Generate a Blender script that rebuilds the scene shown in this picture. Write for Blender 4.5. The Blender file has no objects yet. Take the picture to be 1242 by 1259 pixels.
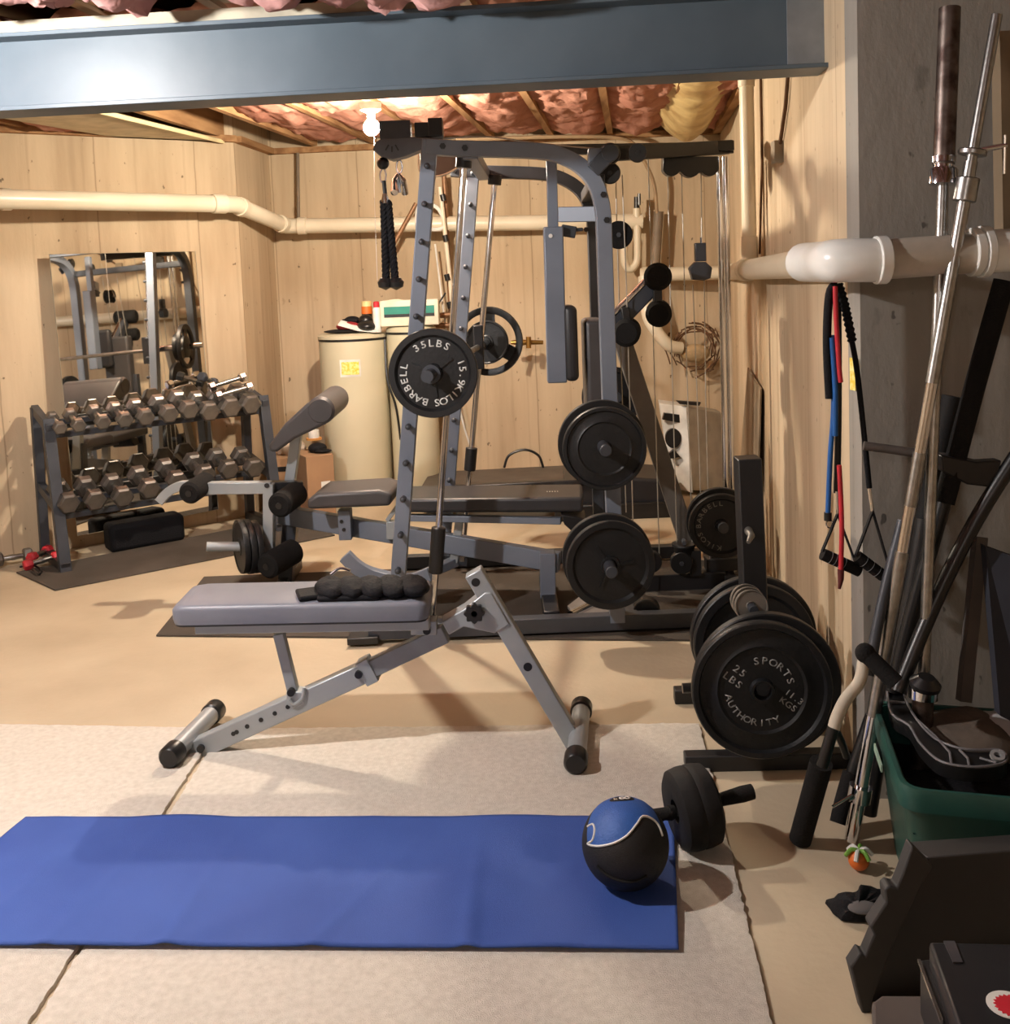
import bpy, bmesh, math, random
from mathutils import Vector, Matrix, noise
random.seed(7)
SC = bpy.context.scene
COL = SC.collection
PI = math.pi
# ------------------------------------------------------------------ camera
F, CX, CY, H = 1300.0, 621.0, 444.0, 1.55
TH, RO = math.radians(5.0), math.radians(2.3)
fwd = Vector((0, math.cos(TH), -math.sin(TH)))
_r = Vector((1, 0, 0)); _u = Vector((0, math.sin(TH), math.cos(TH)))
RT = math.cos(RO)*_r - math.sin(RO)*_u
UP = math.sin(RO)*_r + math.cos(RO)*_u
cam = bpy.data.cameras.new('camera'); camo = bpy.data.objects.new('camera', cam); COL.objects.link(camo)
cam.sensor_fit = 'HORIZONTAL'; cam.sensor_width = 36; cam.lens = 36*F/1242.0
cam.shift_x = 0.0; cam.shift_y = -(629.5-CY)/1242.0
cam.clip_start = 0.02
M = Matrix((RT, UP, -fwd)).transposed().to_4x4(); M.translation = Vector((0, 0, H))
camo.matrix_world = M
SC.camera = camo
EYE = Vector((0, 0, H))
def ray(px, py): return fwd + RT*((px-CX)/F) - UP*((py-CY)/F)
def at(px, py, Y): d = ray(px, py); return EYE + d*(Y/d.y)          # the point of the place seen there at distance Y
def gp(px, py, z=0.0): d = ray(px, py); return EYE + d*((z-H)/d.z)   # ... or lying at height z
def V(*a): return Vector(a)
# ------------------------------------------------------------------ world, exposure
w = bpy.data.worlds.new('world'); SC.world = w; w.use_nodes = True
w.node_tree.nodes['Background'].inputs[0].default_value = (0.75, 0.8, 1, 1)
w.node_tree.nodes['Background'].inputs[1].default_value = 0.03
SC.view_settings.view_transform = 'Standard'; SC.view_settings.look = 'None'
SC.view_settings.exposure = 0.0; SC.view_settings.gamma = 1.0; SC.view_settings.use_curve_mapping = False
# the basement's two bare bulbs and an added fill bulb: position, radiance, colour
BULB_FAR = (at(457, 157, 5.3), 3300.0, (1.0, 0.87, 0.69))
BULB_NEAR = (V(-1.75, 2.45, 2.33), 3900.0, (1.0, 0.96, 0.92))
FILL_BULB = (V(-0.6, -1.3, 2.33), 500.0, (1.0, 0.95, 0.90))  # unseen fill, added behind the camera to lift the near side
# ------------------------------------------------------------------ helpers
WLOC = {}
def lin(c):
    def f(v):
        v /= 255.0
        return v/12.92 if v <= 0.04045 else ((v+0.055)/1.055)**2.4
    return (f(c[0]), f(c[1]), f(c[2]), 1.0)
def mat(name, col, rough=0.5, metal=0.0, col2=None, nscale=8.0, stretch=(1, 1, 1), bump=0.0, bscale=60.0, spec=0.5, emit=None, es=0.0, contrast=0.3, trans=0.0, alpha=1.0, detail=4.0):
    m = bpy.data.materials.new(name); m.use_nodes = True
    nt = m.node_tree; b = nt.nodes['Principled BSDF']
    b.inputs['Base Color'].default_value = lin(col)
    b.inputs['Roughness'].default_value = rough; b.inputs['Metallic'].default_value = metal
    b.inputs['Specular IOR Level'].default_value = spec
    b.inputs['Transmission Weight'].default_value = trans
    b.inputs['Alpha'].default_value = alpha
    tc = nt.nodes.new('ShaderNodeTexCoord'); mp = nt.nodes.new('ShaderNodeMapping'); mp.inputs['Scale'].default_value = stretch
    nt.links.new(tc.outputs['Object'], mp.inputs[0])
    if col2 is None: col2 = tuple(max(0, c*0.86) for c in col)
    n = nt.nodes.new('ShaderNodeTexNoise'); n.inputs['Scale'].default_value = nscale; n.inputs['Detail'].default_value = detail
    nt.links.new(mp.outputs[0], n.inputs['Vector'])
    r = nt.nodes.new('ShaderNodeValToRGB')
    r.color_ramp.elements[0].position = 0.5-contrast/2; r.color_ramp.elements[0].color = lin(col)
    r.color_ramp.elements[1].position = 0.5+contrast/2; r.color_ramp.elements[1].color = lin(col2)
    nt.links.new(n.outputs['Fac'], r.inputs[0]); nt.links.new(r.outputs[0], b.inputs['Base Color'])
    if bump:
        n2 = nt.nodes.new('ShaderNodeTexNoise'); n2.inputs['Scale'].default_value = bscale; n2.inputs['Detail'].default_value = 3
        nt.links.new(tc.outputs['Object'], n2.inputs['Vector'])
        bp = nt.nodes.new('ShaderNodeBump'); bp.inputs['Strength'].default_value = bump; bp.inputs['Distance'].default_value = 0.01
        nt.links.new(n2.outputs['Fac'], bp.inputs['Height']); nt.links.new(bp.outputs[0], b.inputs['Normal'])
    if emit:
        b.inputs['Emission Color'].default_value = (*emit, 1); b.inputs['Emission Strength'].default_value = es
    m['ramp'] = r.name
    return m
def basis(axis):
    a = Vector(axis).normalized()
    h = Vector((0, 0, 1)) if abs(a.z) < 0.9 else Vector((1, 0, 0))
    u = h.cross(a).normalized(); v = a.cross(u).normalized()
    return u, v, a
def smooth_path(pts, n=6):
    P = [Vector(p) for p in pts]
    if len(P) < 3: return P
    out = []
    for i in range(len(P)-1):
        p0 = P[max(i-1, 0)]; p1 = P[i]; p2 = P[i+1]; p3 = P[min(i+2, len(P)-1)]
        for k in range(n):
            t = k/n
            out.append(0.5*((2*p1)+(-p0+p2)*t+(2*p0-5*p1+4*p2-p3)*t*t+(-p0+3*p1-3*p2+p3)*t*t*t))
    out.append(P[-1]); return out
class MB:
    def __init__(s): s.v = []; s.f = []
    def add(s, vs, fs):
        o = len(s.v); s.v += [Vector(q) for q in vs]; s.f += [tuple(o+i for i in q) for q in fs]; return s
    def box(s, c, size, R=None):
        x, y, z = [q/2 for q in size]; c = Vector(c)
        vs = [Vector((a, b, d)) for a in (-x, x) for b in (-y, y) for d in (-z, z)]
        if R: vs = [R @ q for q in vs]
        return s.add([c+q for q in vs], [(0, 1, 3, 2), (4, 6, 7, 5), (0, 4, 5, 1), (2, 3, 7, 6), (0, 2, 6, 4), (1, 5, 7, 3)])
    def loft(s, rings, cap0=True, cap1=True, closed=False):
        n = len(rings[0]); vs = [q for r in rings for q in r]; fs = []
        m = len(rings)
        for i in range(m if closed else m-1):
            for k in range(n):
                a = i*n+k; b = i*n+(k+1) % n; j = (i+1) % m
                fs.append((a, b, j*n+(k+1) % n, j*n+k))
        if not closed:
            if cap0: fs.append(tuple(reversed(range(n))))
            if cap1: fs.append(tuple((m-1)*n+k for k in range(n)))
        return s.add(vs, fs)
    def bar(s, p, q, w, h, up=(0, 0, 1)):
        return s.rtube([p, q], w, h, up)
    def rtube(s, pts, w, h, up=(0, 0, 1)):
        P = [Vector(p) for p in pts]; rings = []; up = Vector(up)
        for i, p in enumerate(P):
            if i == 0: d = P[1]-p
            elif i == len(P)-1: d = p-P[-2]
            else: d = (P[i+1]-p).normalized()+(p-P[i-1]).normalized()
            d.normalize(); sd = d.cross(up).normalized(); uu = sd.cross(d).normalized()
            k = 1.0
            if 0 < i < len(P)-1:
                k = 1/max(0.5, d.dot((P[i+1]-p).normalized()))
            rings.append([p+sd*(a*w/2)+uu*(b*h/2*k) for a, b in ((-1, -1), (1, -1), (1, 1), (-1, 1))])
        return s.loft(rings)
    def tube(s, pts, r, seg=10, closed=False):
        P = [Vector(p) for p in pts]; rings = []
        n = len(P); R = r if isinstance(r, (list, tuple)) else [r]*n
        d0 = (P[1]-P[0]).normalized(); u, v, _ = basis(d0)
        for i, p in enumerate(P):
            if closed: d = P[(i+1) % n]-P[i-1]
            elif i == 0: d = P[1]-p
            elif i == n-1: d = p-P[-2]
            else: d = (P[i+1]-p).normalized()+(p-P[i-1]).normalized()
            d.normalize(); u = (u-d*u.dot(d)).normalized(); v = d.cross(u)
            rings.append([p+(u*math.cos(2*PI*k/seg)+v*math.sin(2*PI*k/seg))*R[i] for k in range(seg)])
        return s.loft(rings, closed=closed)
    def cyl(s, p, q, r, r2=None, seg=20):
        return s.tube([p, q], [r, r if r2 is None else r2], seg)
    def lathe(s, prof, o, axis=(0, 0, 1), seg=40, closed=False):   # prof: (radius, height)
        u, v, a = basis(axis); o = Vector(o)
        rings = [[o+a*h+(u*math.cos(2*PI*k/seg)+v*math.sin(2*PI*k/seg))*max(r, 1e-5) for k in range(seg)] for r, h in prof]
        return s.loft(rings, closed=closed)
    def prism(s, poly, o, u, v, t):       # polygon (a,b) in u,v at o, extruded by vector t
        o = Vector(o); u = Vector(u); v = Vector(v); t = Vector(t); n = len(poly)
        A = [o+u*a+v*b for a, b in poly]; B = [p+t for p in A]
        fs = [tuple(range(n)), tuple(reversed(range(n, 2*n)))]+[(i, i+n, (i+1) % n+n, (i+1) % n) for i in range(n)]
        return s.add(A+B, fs)
    def pts(s, poly, t):                  # outline of world points, extruded by t
        A = [Vector(p) for p in poly]; n = len(A); t = Vector(t); B = [p+t for p in A]
        fs = [tuple(range(n)), tuple(reversed(range(n, 2*n)))]+[(i, i+n, (i+1) % n+n, (i+1) % n) for i in range(n)]
        return s.add(A+B, fs)
    def ball(s, c, r, sc=(1, 1, 1), seg=20, rg=12, R=None):
        c = Vector(c); vs = []; fs = []
        for i in range(rg+1):
            t = PI*i/rg
            for k in range(seg):
                p = 2*PI*k/seg
                q = Vector((math.sin(t)*math.cos(p)*sc[0], math.sin(t)*math.sin(p)*sc[1], math.cos(t)*sc[2]))*r
                vs.append(c+(R @ q if R else q))
        for i in range(rg):
            for k in range(seg):
                fs.append((i*seg+k, (i+1)*seg+k, (i+1)*seg+(k+1) % seg, i*seg+(k+1) % seg))
        return s.add(vs, fs)
    def grid(s, fn, nu, nv):
        vs = [fn(i/nu, j/nv) for i in range(nu+1) for j in range(nv+1)]
        fs = [(i*(nv+1)+j, (i+1)*(nv+1)+j, (i+1)*(nv+1)+j+1, i*(nv+1)+j+1) for i in range(nu) for j in range(nv)]
        return s.add(vs, fs)
    def build(s, name, m, parent=None, bevel=0.0, angle=38, origin=None, bseg=2, solid=0.0, sub=0):
        if parent is not None: o = WLOC[parent.name]
        elif origin is not None: o = Vector(origin)
        else:
            xs = [q.x for q in s.v]; ys = [q.y for q in s.v]; zs = [q.z for q in s.v]
            o = Vector(((min(xs)+max(xs))/2, (min(ys)+max(ys))/2, min(zs)))
        me = bpy.data.meshes.new(name)
        me.from_pydata([q-o for q in s.v], [], s.f); me.validate()
        bm = bmesh.new(); bm.from_mesh(me)
        bmesh.ops.remove_doubles(bm, verts=bm.verts, dist=2e-5)
        bmesh.ops.recalc_face_normals(bm, faces=bm.faces); bm.to_mesh(me); bm.free()
        for p in me.polygons: p.use_smooth = True
        me.set_sharp_from_angle(angle=math.radians(angle))
        me.materials.append(m)
        ob = bpy.data.objects.new(name, me); COL.objects.link(ob)
        if parent is not None: ob.parent = parent
        else: ob.location = o
        WLOC[ob.name] = o
        if solid:
            q = ob.modifiers.new('s', 'SOLIDIFY'); q.thickness = solid
        if sub:
            q = ob.modifiers.new('u', 'SUBSURF'); q.levels = sub; q.render_levels = sub
        if bevel:
            q = ob.modifiers.new('b', 'BEVEL'); q.width = bevel; q.segments = bseg; q.limit_method = 'ANGLE'; q.angle_limit = math.radians(50)
        return ob
def tag(o, label, cat, group=None, kind=None):
    o['label'] = label; o['category'] = cat
    if group: o['group'] = group
    if kind: o['kind'] = kind
    return o
def thing(name, label, cat, loc, group=None):
    o = bpy.data.objects.new(name, None); COL.objects.link(o); o.location = Vector(loc)
    o.empty_display_size = 0.05
    WLOC[o.name] = Vector(loc)
    return tag(o, label, cat, group)
def struct(o):
    o['kind'] = 'structure'; return o
def copy_tree(o, parent=None):
    c = o.copy(); COL.objects.link(c)
    if parent is not None: c.parent = parent
    for ch in list(o.children): copy_tree(ch, c)
    return c
# lettering
_gl = {}
def glyph(ch):
    if ch in _gl: return _gl[ch]
    cu = bpy.data.curves.new('g', 'FONT'); cu.body = ch; cu.size = 1.0; cu.offset = 0.012; cu.resolution_u = 3
    ob = bpy.data.objects.new('g', cu); COL.objects.link(ob)
    dg = bpy.context.evaluated_depsgraph_get(); me = ob.evaluated_get(dg).to_mesh()
    vs = [q.co.copy() for q in me.vertices]; fs = [tuple(p.vertices) for p in me.polygons]
    x0 = min([q.x for q in vs] or [0]); x1 = max([q.x for q in vs] or [0.3])
    bpy.data.objects.remove(ob); bpy.data.curves.remove(cu)
    _gl[ch] = ([Vector((q.x-(x0+x1)/2, q.y-0.35)) for q in vs], fs, x1-x0)
    return _gl[ch]
def put_glyph(mb, ch, c, u, v, size, wide=1.15):
    vs, fs, _w = glyph(ch)
    mb.add([c+u*(q.x*size*wide)+v*(q.y*size) for q in vs], fs)
def arc_text(mb, txt, c, u, v, r, size, a0, step, inward=False):
    # a0 = centre angle (deg) of the word; reads clockwise (tops outward) or anticlockwise (tops inward)
    n = len(txt)
    for i, ch in enumerate(txt):
        if ch == ' ': continue
        k = i-(n-1)/2
        a = math.radians(a0+k*step if inward else a0-k*step)
        rad = u*math.cos(a)+v*math.sin(a)
        tang = (u*math.sin(a)-v*math.cos(a))
        if inward: put_glyph(mb, ch, c+rad*r, -tang, -rad, size)
        else: put_glyph(mb, ch, c+rad*r, tang, rad, size)
def line_text(mb, txt, c, u, v, size, adv=0.75):
    n = len(txt)
    for i, ch in enumerate(txt):
        if ch != ' ': put_glyph(mb, ch, c+u*((i-(n-1)/2)*adv*size), u, v, size)
# ------------------------------------------------------------------ materials
def concrete_wall(name, c1, c2, dark, line=True):
    m = bpy.data.materials.new(name); m.use_nodes = True; nt = m.node_tree; b = nt.nodes['Principled BSDF']; L = nt.links
    b.inputs['Roughness'].default_value = 0.85; b.inputs['Specular IOR Level'].default_value = 0.25
    tc = nt.nodes.new('ShaderNodeTexCoord')
    def nz(scale, st, detail=5, rough=0.6):
        mp = nt.nodes.new('ShaderNodeMapping'); mp.inputs['Scale'].default_value = st; L.new(tc.outputs['Object'], mp.inputs[0])
        n = nt.nodes.new('ShaderNodeTexNoise'); n.inputs['Scale'].default_value = scale; n.inputs['Detail'].default_value = detail; n.inputs['Roughness'].default_value = rough
        L.new(mp.outputs[0], n.inputs['Vector']); return n.outputs['Fac']
    def ramp(x, p0, p1, c0, c1_):
        r = nt.nodes.new('ShaderNodeValToRGB'); r.color_ramp.elements[0].position = p0; r.color_ramp.elements[1].position = p1
        r.color_ramp.elements[0].color = c0; r.color_ramp.elements[1].color = c1_; L.new(x, r.inputs[0]); return r.outputs[0]
    def mix(fac, a, c):
        q = nt.nodes.new('ShaderNodeMix'); q.data_type = 'RGBA'; L.new(fac, q.inputs[0]); L.new(a, q.inputs[6])
        if isinstance(c, tuple): q.inputs[7].default_value = c
        else: L.new(c, q.inputs[7])
        return q.outputs[2]
    W0, W1 = (0, 0, 0, 1), (1, 1, 1, 1)
    base = ramp(nz(1.2, (3.0, 3.0, 0.35)), 0.35, 0.65, lin(c1), lin(c2))
    st = ramp(nz(1.6, (5.0, 5.0, 0.25), 4), 0.58, 0.74, W0, (0.28, 0.28, 0.28, 1))
    base = mix(st, base, lin(dark))
    sp = ramp(nz(9, (1, 1, 0.7), 3), 0.68, 0.74, W0, (0.35, 0.35, 0.35, 1))
    base = mix(sp, base, lin(dark))
    pit = ramp(nz(26, (1, 1, 0.6), 2), 0.685, 0.73, W0, (0.7, 0.7, 0.7, 1))
    base = mix(pit, base, lin(tuple(q*0.6 for q in dark)))
    if line:
        sx = nt.nodes.new('ShaderNodeSeparateXYZ'); L.new(tc.outputs['Object'], sx.inputs[0])
        wob = nt.nodes.new('ShaderNodeMath'); wob.operation = 'MULTIPLY_ADD'; L.new(nz(3, (0.2, 0.2, 1)), wob.inputs[0]); wob.inputs[1].default_value = 0.02; L.new(sx.outputs[0], wob.inputs[2])
        for per, off, wd, amt in ((0.61, 0.0, 0.008, 0.45), (0.305, 0.07, 0.014, 0.10)):
            a = nt.nodes.new('ShaderNodeMath'); a.operation = 'ADD'; L.new(wob.outputs[0], a.inputs[0]); a.inputs[1].default_value = off+50
            f = nt.nodes.new('ShaderNodeMath'); f.operation = 'MODULO'; L.new(a.outputs[0], f.inputs[0]); f.inputs[1].default_value = per
            l = nt.nodes.new('ShaderNodeMath'); l.operation = 'LESS_THAN'; L.new(f.outputs[0], l.inputs[0]); l.inputs[1].default_value = wd
            g = nt.nodes.new('ShaderNodeMath'); g.operation = 'MULTIPLY'; L.new(l.outputs[0], g.inputs[0]); g.inputs[1].default_value = amt
            base = mix(g.outputs[0], base, lin(dark))
    L.new(base, b.inputs['Base Color'])
    bp = nt.nodes.new('ShaderNodeBump'); bp.inputs['Strength'].default_value = 0.35; bp.inputs['Distance'].default_value = 0.01
    L.new(nz(18, (1, 1, 0.5), 6), bp.inputs['Height']); L.new(bp.outputs[0], b.inputs['Normal'])
    return m
WALL = concrete_wall('concrete_wall', (198, 178, 150), (174, 153, 126), (112, 90, 68))
WALLG = concrete_wall('grey_concrete_wall', (150, 145, 138), (134, 129, 122), (84, 80, 76), line=False)
FLOOR = mat('concrete_floor', (198, 183, 158), 0.6, col2=(168, 152, 128), nscale=1.6, bump=0.15, bscale=40, contrast=0.5, spec=0.3, detail=8)
CARPET = mat('beige_carpet', (226, 219, 208), 0.97, col2=(202, 194, 182), nscale=55, bump=0.6, bscale=420, spec=0.05, contrast=0.6, detail=6)
BLUEMAT = mat('blue_foam', (66, 94, 166), 0.6, col2=(56, 82, 152), nscale=2.0, bump=0.25, bscale=500, spec=0.15)
RUBBER = mat('rubber_mat', (84, 78, 72), 0.85, col2=(70, 64, 58), nscale=3, bump=0.3, bscale=300, spec=0.1)
WOOD = mat('lumber', (168, 130, 92), 0.8, col2=(132, 96, 66), nscale=2.5, stretch=(6, 0.5, 6), spec=0.1)
PLY = mat('plywood', (140, 122, 100), 0.9, nscale=2, spec=0.1)
PINK = mat('pink_fiberglass', (186, 138, 120), 1.0, col2=(150, 100, 84), nscale=5, bump=0.9, bscale=14, spec=0.0, contrast=0.5, detail=8)
PINK2 = mat('rose_fiberglass', (190, 148, 144), 1.0, col2=(138, 100, 98), nscale=5, bump=0.9, bscale=14, spec=0.0, contrast=0.5, detail=8)
YBAG = mat('yellow_film', (210, 186, 130), 0.5, col2=(170, 140, 90), nscale=6, bump=0.6, bscale=12)
STEELB = mat('beam_paint', (84, 96, 106), 0.42, 0.0, col2=(74, 86, 96), nscale=3, bump=0.08, bscale=14, spec=0.28)
PRIMER = mat('beam_primer', (128, 132, 136), 0.5, col2=(112, 116, 120), nscale=10)
PVC = mat('white_pvc', (226, 216, 196), 0.35, col2=(206, 194, 170), nscale=3, contrast=0.6)
PVCW = mat('new_white_pvc', (236, 236, 232), 0.25, col2=(226, 226, 222))
COPPER = mat('copper', (150, 112, 82), 0.5, 0.4)
BRASS = mat('brass', (170, 130, 70), 0.35, 0.9)
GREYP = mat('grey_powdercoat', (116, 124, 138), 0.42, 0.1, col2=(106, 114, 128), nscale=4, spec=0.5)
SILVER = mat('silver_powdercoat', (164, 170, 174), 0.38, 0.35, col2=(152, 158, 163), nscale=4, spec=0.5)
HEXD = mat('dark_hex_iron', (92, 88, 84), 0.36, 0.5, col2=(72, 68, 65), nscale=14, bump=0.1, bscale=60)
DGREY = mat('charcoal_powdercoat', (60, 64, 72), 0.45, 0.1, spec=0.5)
BLACK = mat('black_powdercoat', (30, 30, 33), 0.4, spec=0.5)
BPLAST = mat('black_plastic', (24, 24, 26), 0.35, spec=0.5)
BRUB = mat('black_rubber', (26, 25, 25), 0.75, spec=0.3, bump=0.1, bscale=120)
FOAM = mat('black_foam', (28, 27, 27), 0.9, spec=0.2, bump=0.3, bscale=200)
IRON = mat('black_cast_iron', (28, 29, 32), 0.46, 0.2, col2=(23, 24, 26), nscale=12, bump=0.12, bscale=90, spec=0.5)
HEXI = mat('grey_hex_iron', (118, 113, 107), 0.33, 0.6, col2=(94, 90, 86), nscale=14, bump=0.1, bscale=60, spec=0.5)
CHROME = mat('chrome', (225, 225, 228), 0.12, 1.0, col2=(210, 210, 214))
DULLC = mat('worn_chrome', (190, 190, 190), 0.32, 1.0, col2=(140, 138, 134), nscale=40, contrast=0.7)
RUSTC = mat('rusty_chrome', (120, 108, 102), 0.42, 0.9, col2=(66, 50, 46), nscale=22, contrast=0.25, detail=8)
CABLE = mat('cable_steel', (178, 172, 160), 0.4, 0.6)
VINYL = mat('grey_vinyl', (118, 122, 132), 0.42, col2=(108, 112, 124), nscale=5, spec=0.5, bump=0.05, bscale=300)
DVINYL = mat('charcoal_vinyl', (70, 68, 70), 0.45, col2=(62, 60, 62), nscale=5, spec=0.5)
BVINYL = mat('black_vinyl', (42, 42, 46), 0.42, spec=0.5)
WHITE = mat('white_paint', (232, 230, 224), 0.5)
RED = mat('red_vinyl', (204, 44, 58), 0.4)
BLUE = mat('blue_rubber', (30, 96, 170), 0.4)
GREEN = mat('green_tote_plastic', (34, 78, 70), 0.4, col2=(28, 68, 62), spec=0.5)
TANK = mat('tank_plastic', (206, 198, 172), 0.45, col2=(196, 188, 162), nscale=2)
CARD = mat('cardboard', (160, 126, 94), 0.85, col2=(146, 112, 84), nscale=4)
MIRROR = mat('mirror_glass', (236, 232, 222), 0.02, 1.0, col2=(236, 232, 222))
YELLOW = mat('yellow_sticker', (226, 196, 60), 0.6, col2=(240, 226, 150), nscale=60, contrast=0.2)
TEAL = mat('teal_print', (36, 134, 118), 0.5)
ORANGE = mat('orange_plastic', (226, 112, 40), 0.5)
LIME = mat('lime_plastic', (110, 160, 60), 0.5)
CLOTHW = mat('white_cloth', (190, 188, 190), 0.9, bump=0.5, bscale=30)
CLOTHB = mat('brown_cloth', (96, 84, 74), 0.9, bump=0.4, bscale=30)
NYLON = mat('black_nylon', (21, 21, 25), 0.75, bump=0.3, bscale=140, spec=0.2)
DARKBOX = mat('dark_box_plastic', (34, 34, 38), 0.4, spec=0.5)
GREYBR = mat('taupe_plastic', (88, 80, 76), 0.6)
TWIG = mat('dry_twigs', (104, 74, 50), 0.9)
# ------------------------------------------------------------------ structure
WT = 2.42
def wall(name, a, b, z0, z1, m, th=0.15, side=1):
    """a wall slab from a to b (x, y), thickness on the outer side; its own X runs along it"""
    a = Vector((*a, 0)); b = Vector((*b, 0)); d = b-a; L = d.length; ang = math.atan2(d.y, d.x)
    mb = MB(); mb.box((L/2, side*th/2, (z0+z1)/2), (L, th, z1-z0))
    o = mb.build(name, m, origin=(0, 0, 0)); o.location = (a.x, a.y, 0); o.rotation_euler = (0, 0, ang)
    return struct(o)
fl = MB(); fl.box((-0.3, 3.2, -0.05), (8.6, 10.6, 0.1)); struct(fl.build('floor', FLOOR, origin=(0, 0, 0)))
A = (-2.90, 5.94); B = (-1.68, 6.86); Cc = (-1.62, 7.62); D = (1.56, 7.46); E_ = (0.98, 2.90)
wall('wall_mirror', (A[0]-1.44, A[1]-1.08), B, 0, WT+0.26, WALL)
wall('wall_jog', B, Cc, 0, WT+0.26, WALL)
wall('wall_back', Cc, D, 0, WT+0.26, WALL)
wall('wall_right', D, (E_[0]+0.013, E_[1]+0.10), 0, WT+0.26, WALL)
wall('wall_concrete', E_, (2.6, 2.74), 0, WT+0.26, WALLG)
wall('wall_left', (-4.3, -2.0), (A[0]-1.44, A[1]-1.08), 0, WT+0.26, WALL)
wall('wall_rear', (2.6, -2.0), (-4.3, -2.0), 0, WT+0.26, WALL)
wall('wall_near_right', (2.6, 2.8), (2.6, -2.0), 0, WT+0.26, WALL)
c = MB(); c.box((-0.3, 3.2, WT+0.29), (8.6, 10.6, 0.03)); struct(c.build('ceiling', PLY, origin=(0, 0, 0)))
# sill plates on the walls
for i, (a, b) in enumerate(((A, B), (B, Cc), (Cc, D), (D, E_))):
    mb = MB(); a3 = V(*a, WT+0.02); b3 = V(*b, WT+0.02); dd = (b3-a3).normalized(); nn = V(-dd.y, dd.x, 0)*-0.03
    mb.bar(a3+nn, b3+nn, 0.05, 0.04); struct(mb.build('trim_%d' % (i+1), WOOD))
# joists run away from the camera, along the right wall
JD = V(0.124, 1, 0).normalized(); JN = V(1, -0.124, 0).normalized()
def jline(k, y): return V(-3.4+0.41*k+0.124*(y-3.4), y, 0)
JX = []
for k in range(-2, 14):
    p = jline(k, 3.3); q = jline(k, 7.44); 
    if k < 4: q = jline(k, 5.6+0.5*max(0, k+1)) if k < 2 else jline(k, 7.0)
    mb = MB(); mb.bar(p+V(0, 0, WT+0.145), q+V(0, 0, WT+0.145), 0.04, 0.23); struct(mb.build('ceiling_joist', WOOD))
    p2 = jline(k, -1.95); q2 = jline(k, 3.55)+V(0.07, 0, 0); p2 += V(0.07, 0, 0)
    mb = MB(); mb.bar(p2+V(0, 0, WT+0.145), q2+V(0, 0, WT+0.145), 0.04, 0.23); struct(mb.build('ceiling_joist', WOOD))
# the steel beam on its pocket in the right wall
def beam_at(x, z=0, dy=0): return V(x, 3.485-0.074*x+dy, z)
mb = MB(); x0, x1 = -4.1, 1.045
for z, wd, h in ((2.137, 0.16, 0.014), (2.372, 0.16, 0.014)):
    mb.bar(beam_at(x0, z), beam_at(x1, z), wd, h)
mb.bar(beam_at(x0, 2.255), beam_at(x1, 2.255), 0.012, 0.235)
bm_ = struct(mb.build('steel_beam', STEELB, bevel=0.002))
bm_['label'] = 'blue-grey painted steel beam spanning under the joists'
mb = MB(); mb.bar(beam_at(0.93, 2.255, -0.008), beam_at(x1+0.01, 2.255, -0.008), 0.014, 0.222)
mb.build('primer_patch', PRIMER, bm_)
mb = MB(); mb.bar(beam_at(-3.3, 2.40, 0), beam_at(-0.25, 2.40, 0), 0.13, 0.036); struct(mb.build('trim_5', mat('grey_lumber', (170, 162, 144), 0.8)))
# ground: paved by the carpet
CT = 0.014
def carpet(name, pts, label):
    # outline with a slightly ragged edge
    P = [Vector(p) for p in pts]; out = []
    for i, p in enumerate(P):
        q = P[(i+1) % len(P)]; n = max(2, int((q-p).length/0.012))
        nrm = Vector((-(q-p).y, (q-p).x, 0)).normalized()
        for k in range(n):
            a = p.lerp(q, k/n); out.append(a+nrm*(noise.noise(a*45)*0.006+noise.noise(a*9)*0.004))
    mb = MB(); c0 = sum(P, Vector())/len(P)
    rings = [[V(a.x, a.y, 0.0) for a in out], [V(a.x, a.y, CT*0.8) for a in out], [V(*(a+(c0-a).normalized()*0.012).xy, CT) for a in out]]
    mb.loft(rings)
    return tag(mb.build(name, CARPET), label, 'rug')
g1 = gp(860, 893); g2 = gp(945, 1300); s1 = gp(268, 903); s2 = gp(30, 1275)
l1 = g1 + (gp(268, 890)-g1)*2.4
carpet('carpet_piece', [g1, s1+V(0.012, 0.02, 0), s2+V(0.012, 0, 0), V(s2.x+0.02, 1.2, 0), V(g2.x-.04, 1.2, 0)], 'large beige carpet piece under the blue mat and the ball')
s1l = s1.lerp(s2, 0.0)
carpet('carpet_piece', [s1+V(-0.006, 0.03, 0), V(-3.1, 3.80, 0), V(-3.1, 1.2, 0), V(s2.x-0.01, 1.2, 0), s2+V(-0.006, 0, 0)], 'beige carpet piece beyond the seam, under the bench foot with round black caps')
# blue exercise mat
def mat_fn(i, j):
    TL, TR, BR, BL = V(-1.44, 2.94, 0), V(0.415, 2.80, 0), V(0.335, 2.235, 0), V(-1.53, 2.37, 0)
    a = TL.lerp(TR, i).lerp(BL.lerp(BR, i), j)
    z = 0.001+0.004*max(0, math.sin(i*17+j*1.2+noise.noise(V(i*3, j*2, 0))*3))**3*(0.3+0.7*j)
    z += 0.010*max(0, noise.noise(V(i*6, j*2, 4)))
    for i0, sl_, am in ((0.10, 0.05, 0.006), (0.215, 0.02, 0.004), (0.37, -0.02, 0.005), (0.555, 0.10, 0.004), (0.745, -0.03, 0.007)):
        z += am*math.exp(-((i-i0-sl_*(1-j))/0.012)**2)*j
    return V(a.x, a.y, CT+0.006+z)
mb = MB(); mb.grid(mat_fn, 220, 40)
tag(mb.build('exercise_mat', BLUEMAT, solid=-0.005), 'long blue foam exercise mat lying on the beige carpet', 'exercise mat')
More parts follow.
